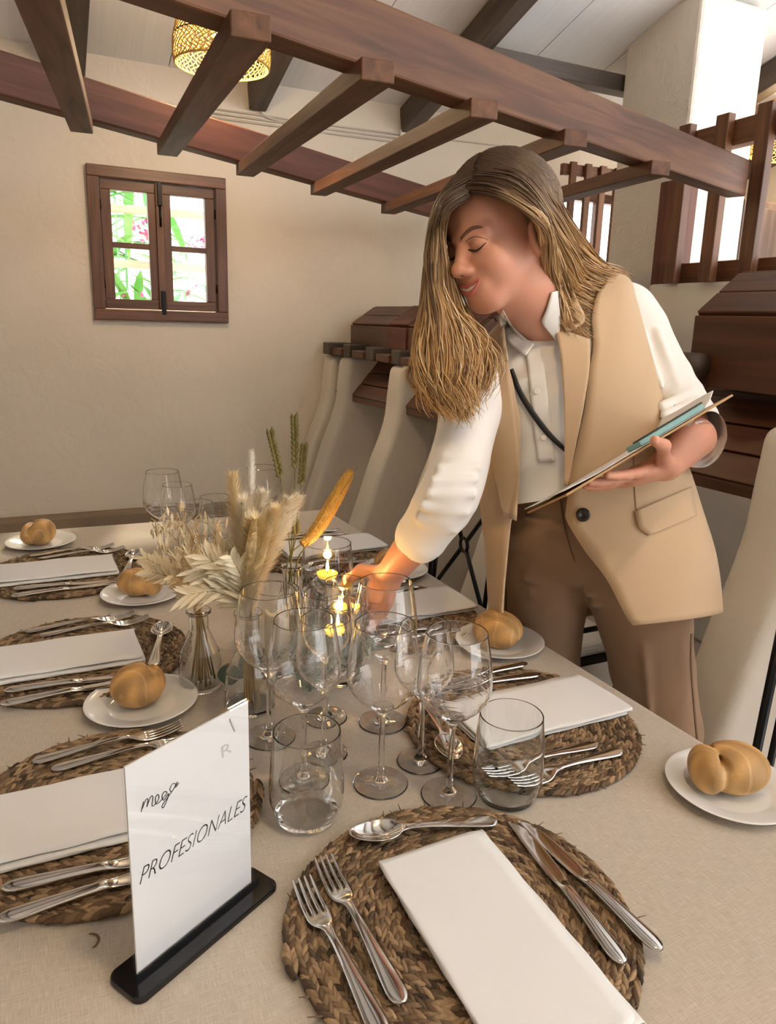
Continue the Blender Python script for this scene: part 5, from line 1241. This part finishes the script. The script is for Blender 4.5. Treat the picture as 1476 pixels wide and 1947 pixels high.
def strands(G, n, wave, rad, jit):
    G = np.array([[px(*p) for p in g] for g in G]); ng, nc = G.shape[:2]
    u = hr.uniform(0, ng-1, n); i = np.minimum(u.astype(int), ng-2); w = (u-i)[:, None, None]; C = G[i]*(1-w)+G[i+1]*w
    C = C+hr.normal(0, .0028, (n, 1, 3))+np.linspace(0, 1, nc)[None, :, None]**1.5*hr.normal(0, jit, (n, 1, 3))
    m = 24; T = np.minimum(1, hr.uniform(.84, 1.04, n)); t = np.linspace(0, 1, m)
    P = crom(C.transpose(1, 0, 2).reshape(nc, -1), t).reshape(m, n, 3).transpose(1, 0, 2)
    idx = (t[None, :]*T[:, None])*(m-1); i0 = np.minimum(idx.astype(int), m-2); fr_ = (idx-i0)[..., None]; rr_ = np.arange(n)[:, None]; P = P[rr_, i0]*(1-fr_)+P[rr_, i0+1]*fr_
    ph = u*2.6+hr.normal(0, .55, n); fq = 2.5+.35*np.sin(u*1.7)+hr.normal(0, .10, n); am = wave*t[None, :]**1.2*hr.uniform(.6, 1.2, n)[:, None]
    P = P+c_r*(am*np.sin(ph[:, None]+t*fq[:, None]*6.28))[..., None]+c_f*(am*.7*np.cos(ph[:, None]*1.3+t*fq[:, None]*6.28))[..., None]
    hc0 = hp(0, -.020, .040); Q = (P-hc0)@HR/np.array([.083, .100, .091]); ql = np.linalg.norm(Q, axis=2); fx = np.where(ql < 1.04, 1.02/np.maximum(ql, .3)*(1+.025*hr.random((n, 1))), 1.0); fx = np.maximum(fx, 1.0)
    P = hc0+(P-hc0)*fx[..., None]
    Tn = np.gradient(P, axis=1); Tn /= np.linalg.norm(Tn, axis=2)[..., None]+1e-9
    W = np.cross(Tn, c_f); W /= np.linalg.norm(W, axis=2)[..., None]+1e-9; U2 = np.cross(W, Tn)
    rr = (rad*hr.uniform(.6, 1.25, n))[:, None]*np.clip(np.minimum(1, .5+t*4)*(1-.85*t**4), .1, 1)[None, :]
    R = np.stack([P+W*rr[..., None], P+U2*rr[..., None], P-W*rr[..., None], P-U2*rr[..., None]], 2)       # n,m,4,3
    base = (np.arange(n)*m*4)[:, None, None]+(np.arange(m-1)*4)[None, :, None]; j = np.arange(4)[None, None, :]; j2 = (j+1) % 4
    F = np.stack([base+j, base+j2, base+4+j2, base+4+j], -1).reshape(-1, 4)
    k0 = hb.n; hb.v.append(R.reshape(-1, 3)); hb.n += n*m*4; hb.f += list(map(tuple, (F+k0).tolist()))
    hl = (.5+.5*np.sin(u*9.0+hr.normal(0, .9, n)))*.75+.25*hr.random(n)
    tip = np.array([.64, .385, .16])*(1-.5*hl[:, None])+np.array([.25, .135, .058])*.5*hl[:, None]
    lite = hr.random(n) > .80; tip[lite] = [.80, .57, .31]; low = hr.random(n) < .15; tip[low] = [.19, .10, .045]
    tt = np.clip((t[None, :]-.15)/.55, 0, 1)*np.ones((n, 1)); tt[lite] = np.clip(tt[lite]*1.5, 0, 1)
    root = np.array([.068, .036, .019]); col = root*(1-tt[..., None])+tip[:, None, :]*tt[..., None]
    tint.append(np.repeat(col.reshape(-1, 3), 4, axis=0))
strands(GUL, 2600, .0095, .0015, .009); strands(GUR, 2600, .0065, .0015, .006)
for k in range(0):      # loose curls on the crown
    p = hp(hr.uniform(-.03, .03), hr.uniform(-.04, .04), .130); q = p+hL*hr.normal(0, .010)+hF*hr.normal(0, .010); n0 = hb.n
    hb.tube(crom([p, p+hU*.006+hr.normal(0, .001, 3), q+hU*.005, q-hU*.004], np.linspace(0, 1, 10)), .0006, 4, caps=False); tint.append(np.tile([.22, .12, .06], (hb.n-n0, 1)))
me = hb.mesh('hair', True, WM[pr_.name].inverted()); 
tn = np.concatenate(tint)
if len(tn) == len(me.vertices): set_tint(me, tn)
ho = link('hair', me, hairm, pr_); ho['kind'] = 'stuff'

# ================================================================== CLIPBOARD
cl = thing('clipboard', 'brown clipboard with white papers and a teal strip held in the left hand', 'clipboard', tuple(CA))
CLn = np.linalg.norm(CB-CA); CWd = .205
def cb_(u0, u1, w0, w1, h0, h1):
    P = [CA+ce_*u+cw_*w+cn_*h for h in (h0, h1) for (u, w) in ((u0, w0), (u1, w0), (u1, w1), (u0, w1))]
    return MB().add(P, [(3, 2, 1, 0), (4, 5, 6, 7), (0, 1, 5, 4), (1, 2, 6, 5), (2, 3, 7, 6), (3, 0, 4, 7)])
cb_(0, CLn, 0, CWd, -.0016, .0016).build('board', M('hardboard', (.50, .30, .13), .6, var=(.42, .24, .10), vs=40), cl, smooth=False)
rows = []
for u in np.linspace(-.004, CLn*.93, 24):
    lift = .004*max(0, 1-u/.06)+.018*max(0, (u/CLn-.80)/.13)**2
    rows.append([CA+ce_*u+cw_*w+cn_*(.0035+lift+.0006*math.sin(w*40)) for w in np.linspace(.004, CWd-.01, 8)])
MB().grid(rows).build('paper', M('white_paper', (.86, .85, .86), .7), cl, solid=.0015)
cb_(CLn*.45, CLn*.84, .001, .05, .005, .013).build('teal_strip', M('teal_card', (.22, .42, .42), .5), cl, smooth=False, bevel=.001)
cb_(CLn*.44, CLn*.86, .010, .016, .0135, .016).build('pen', mt['black'], cl, smooth=False, bevel=.001)
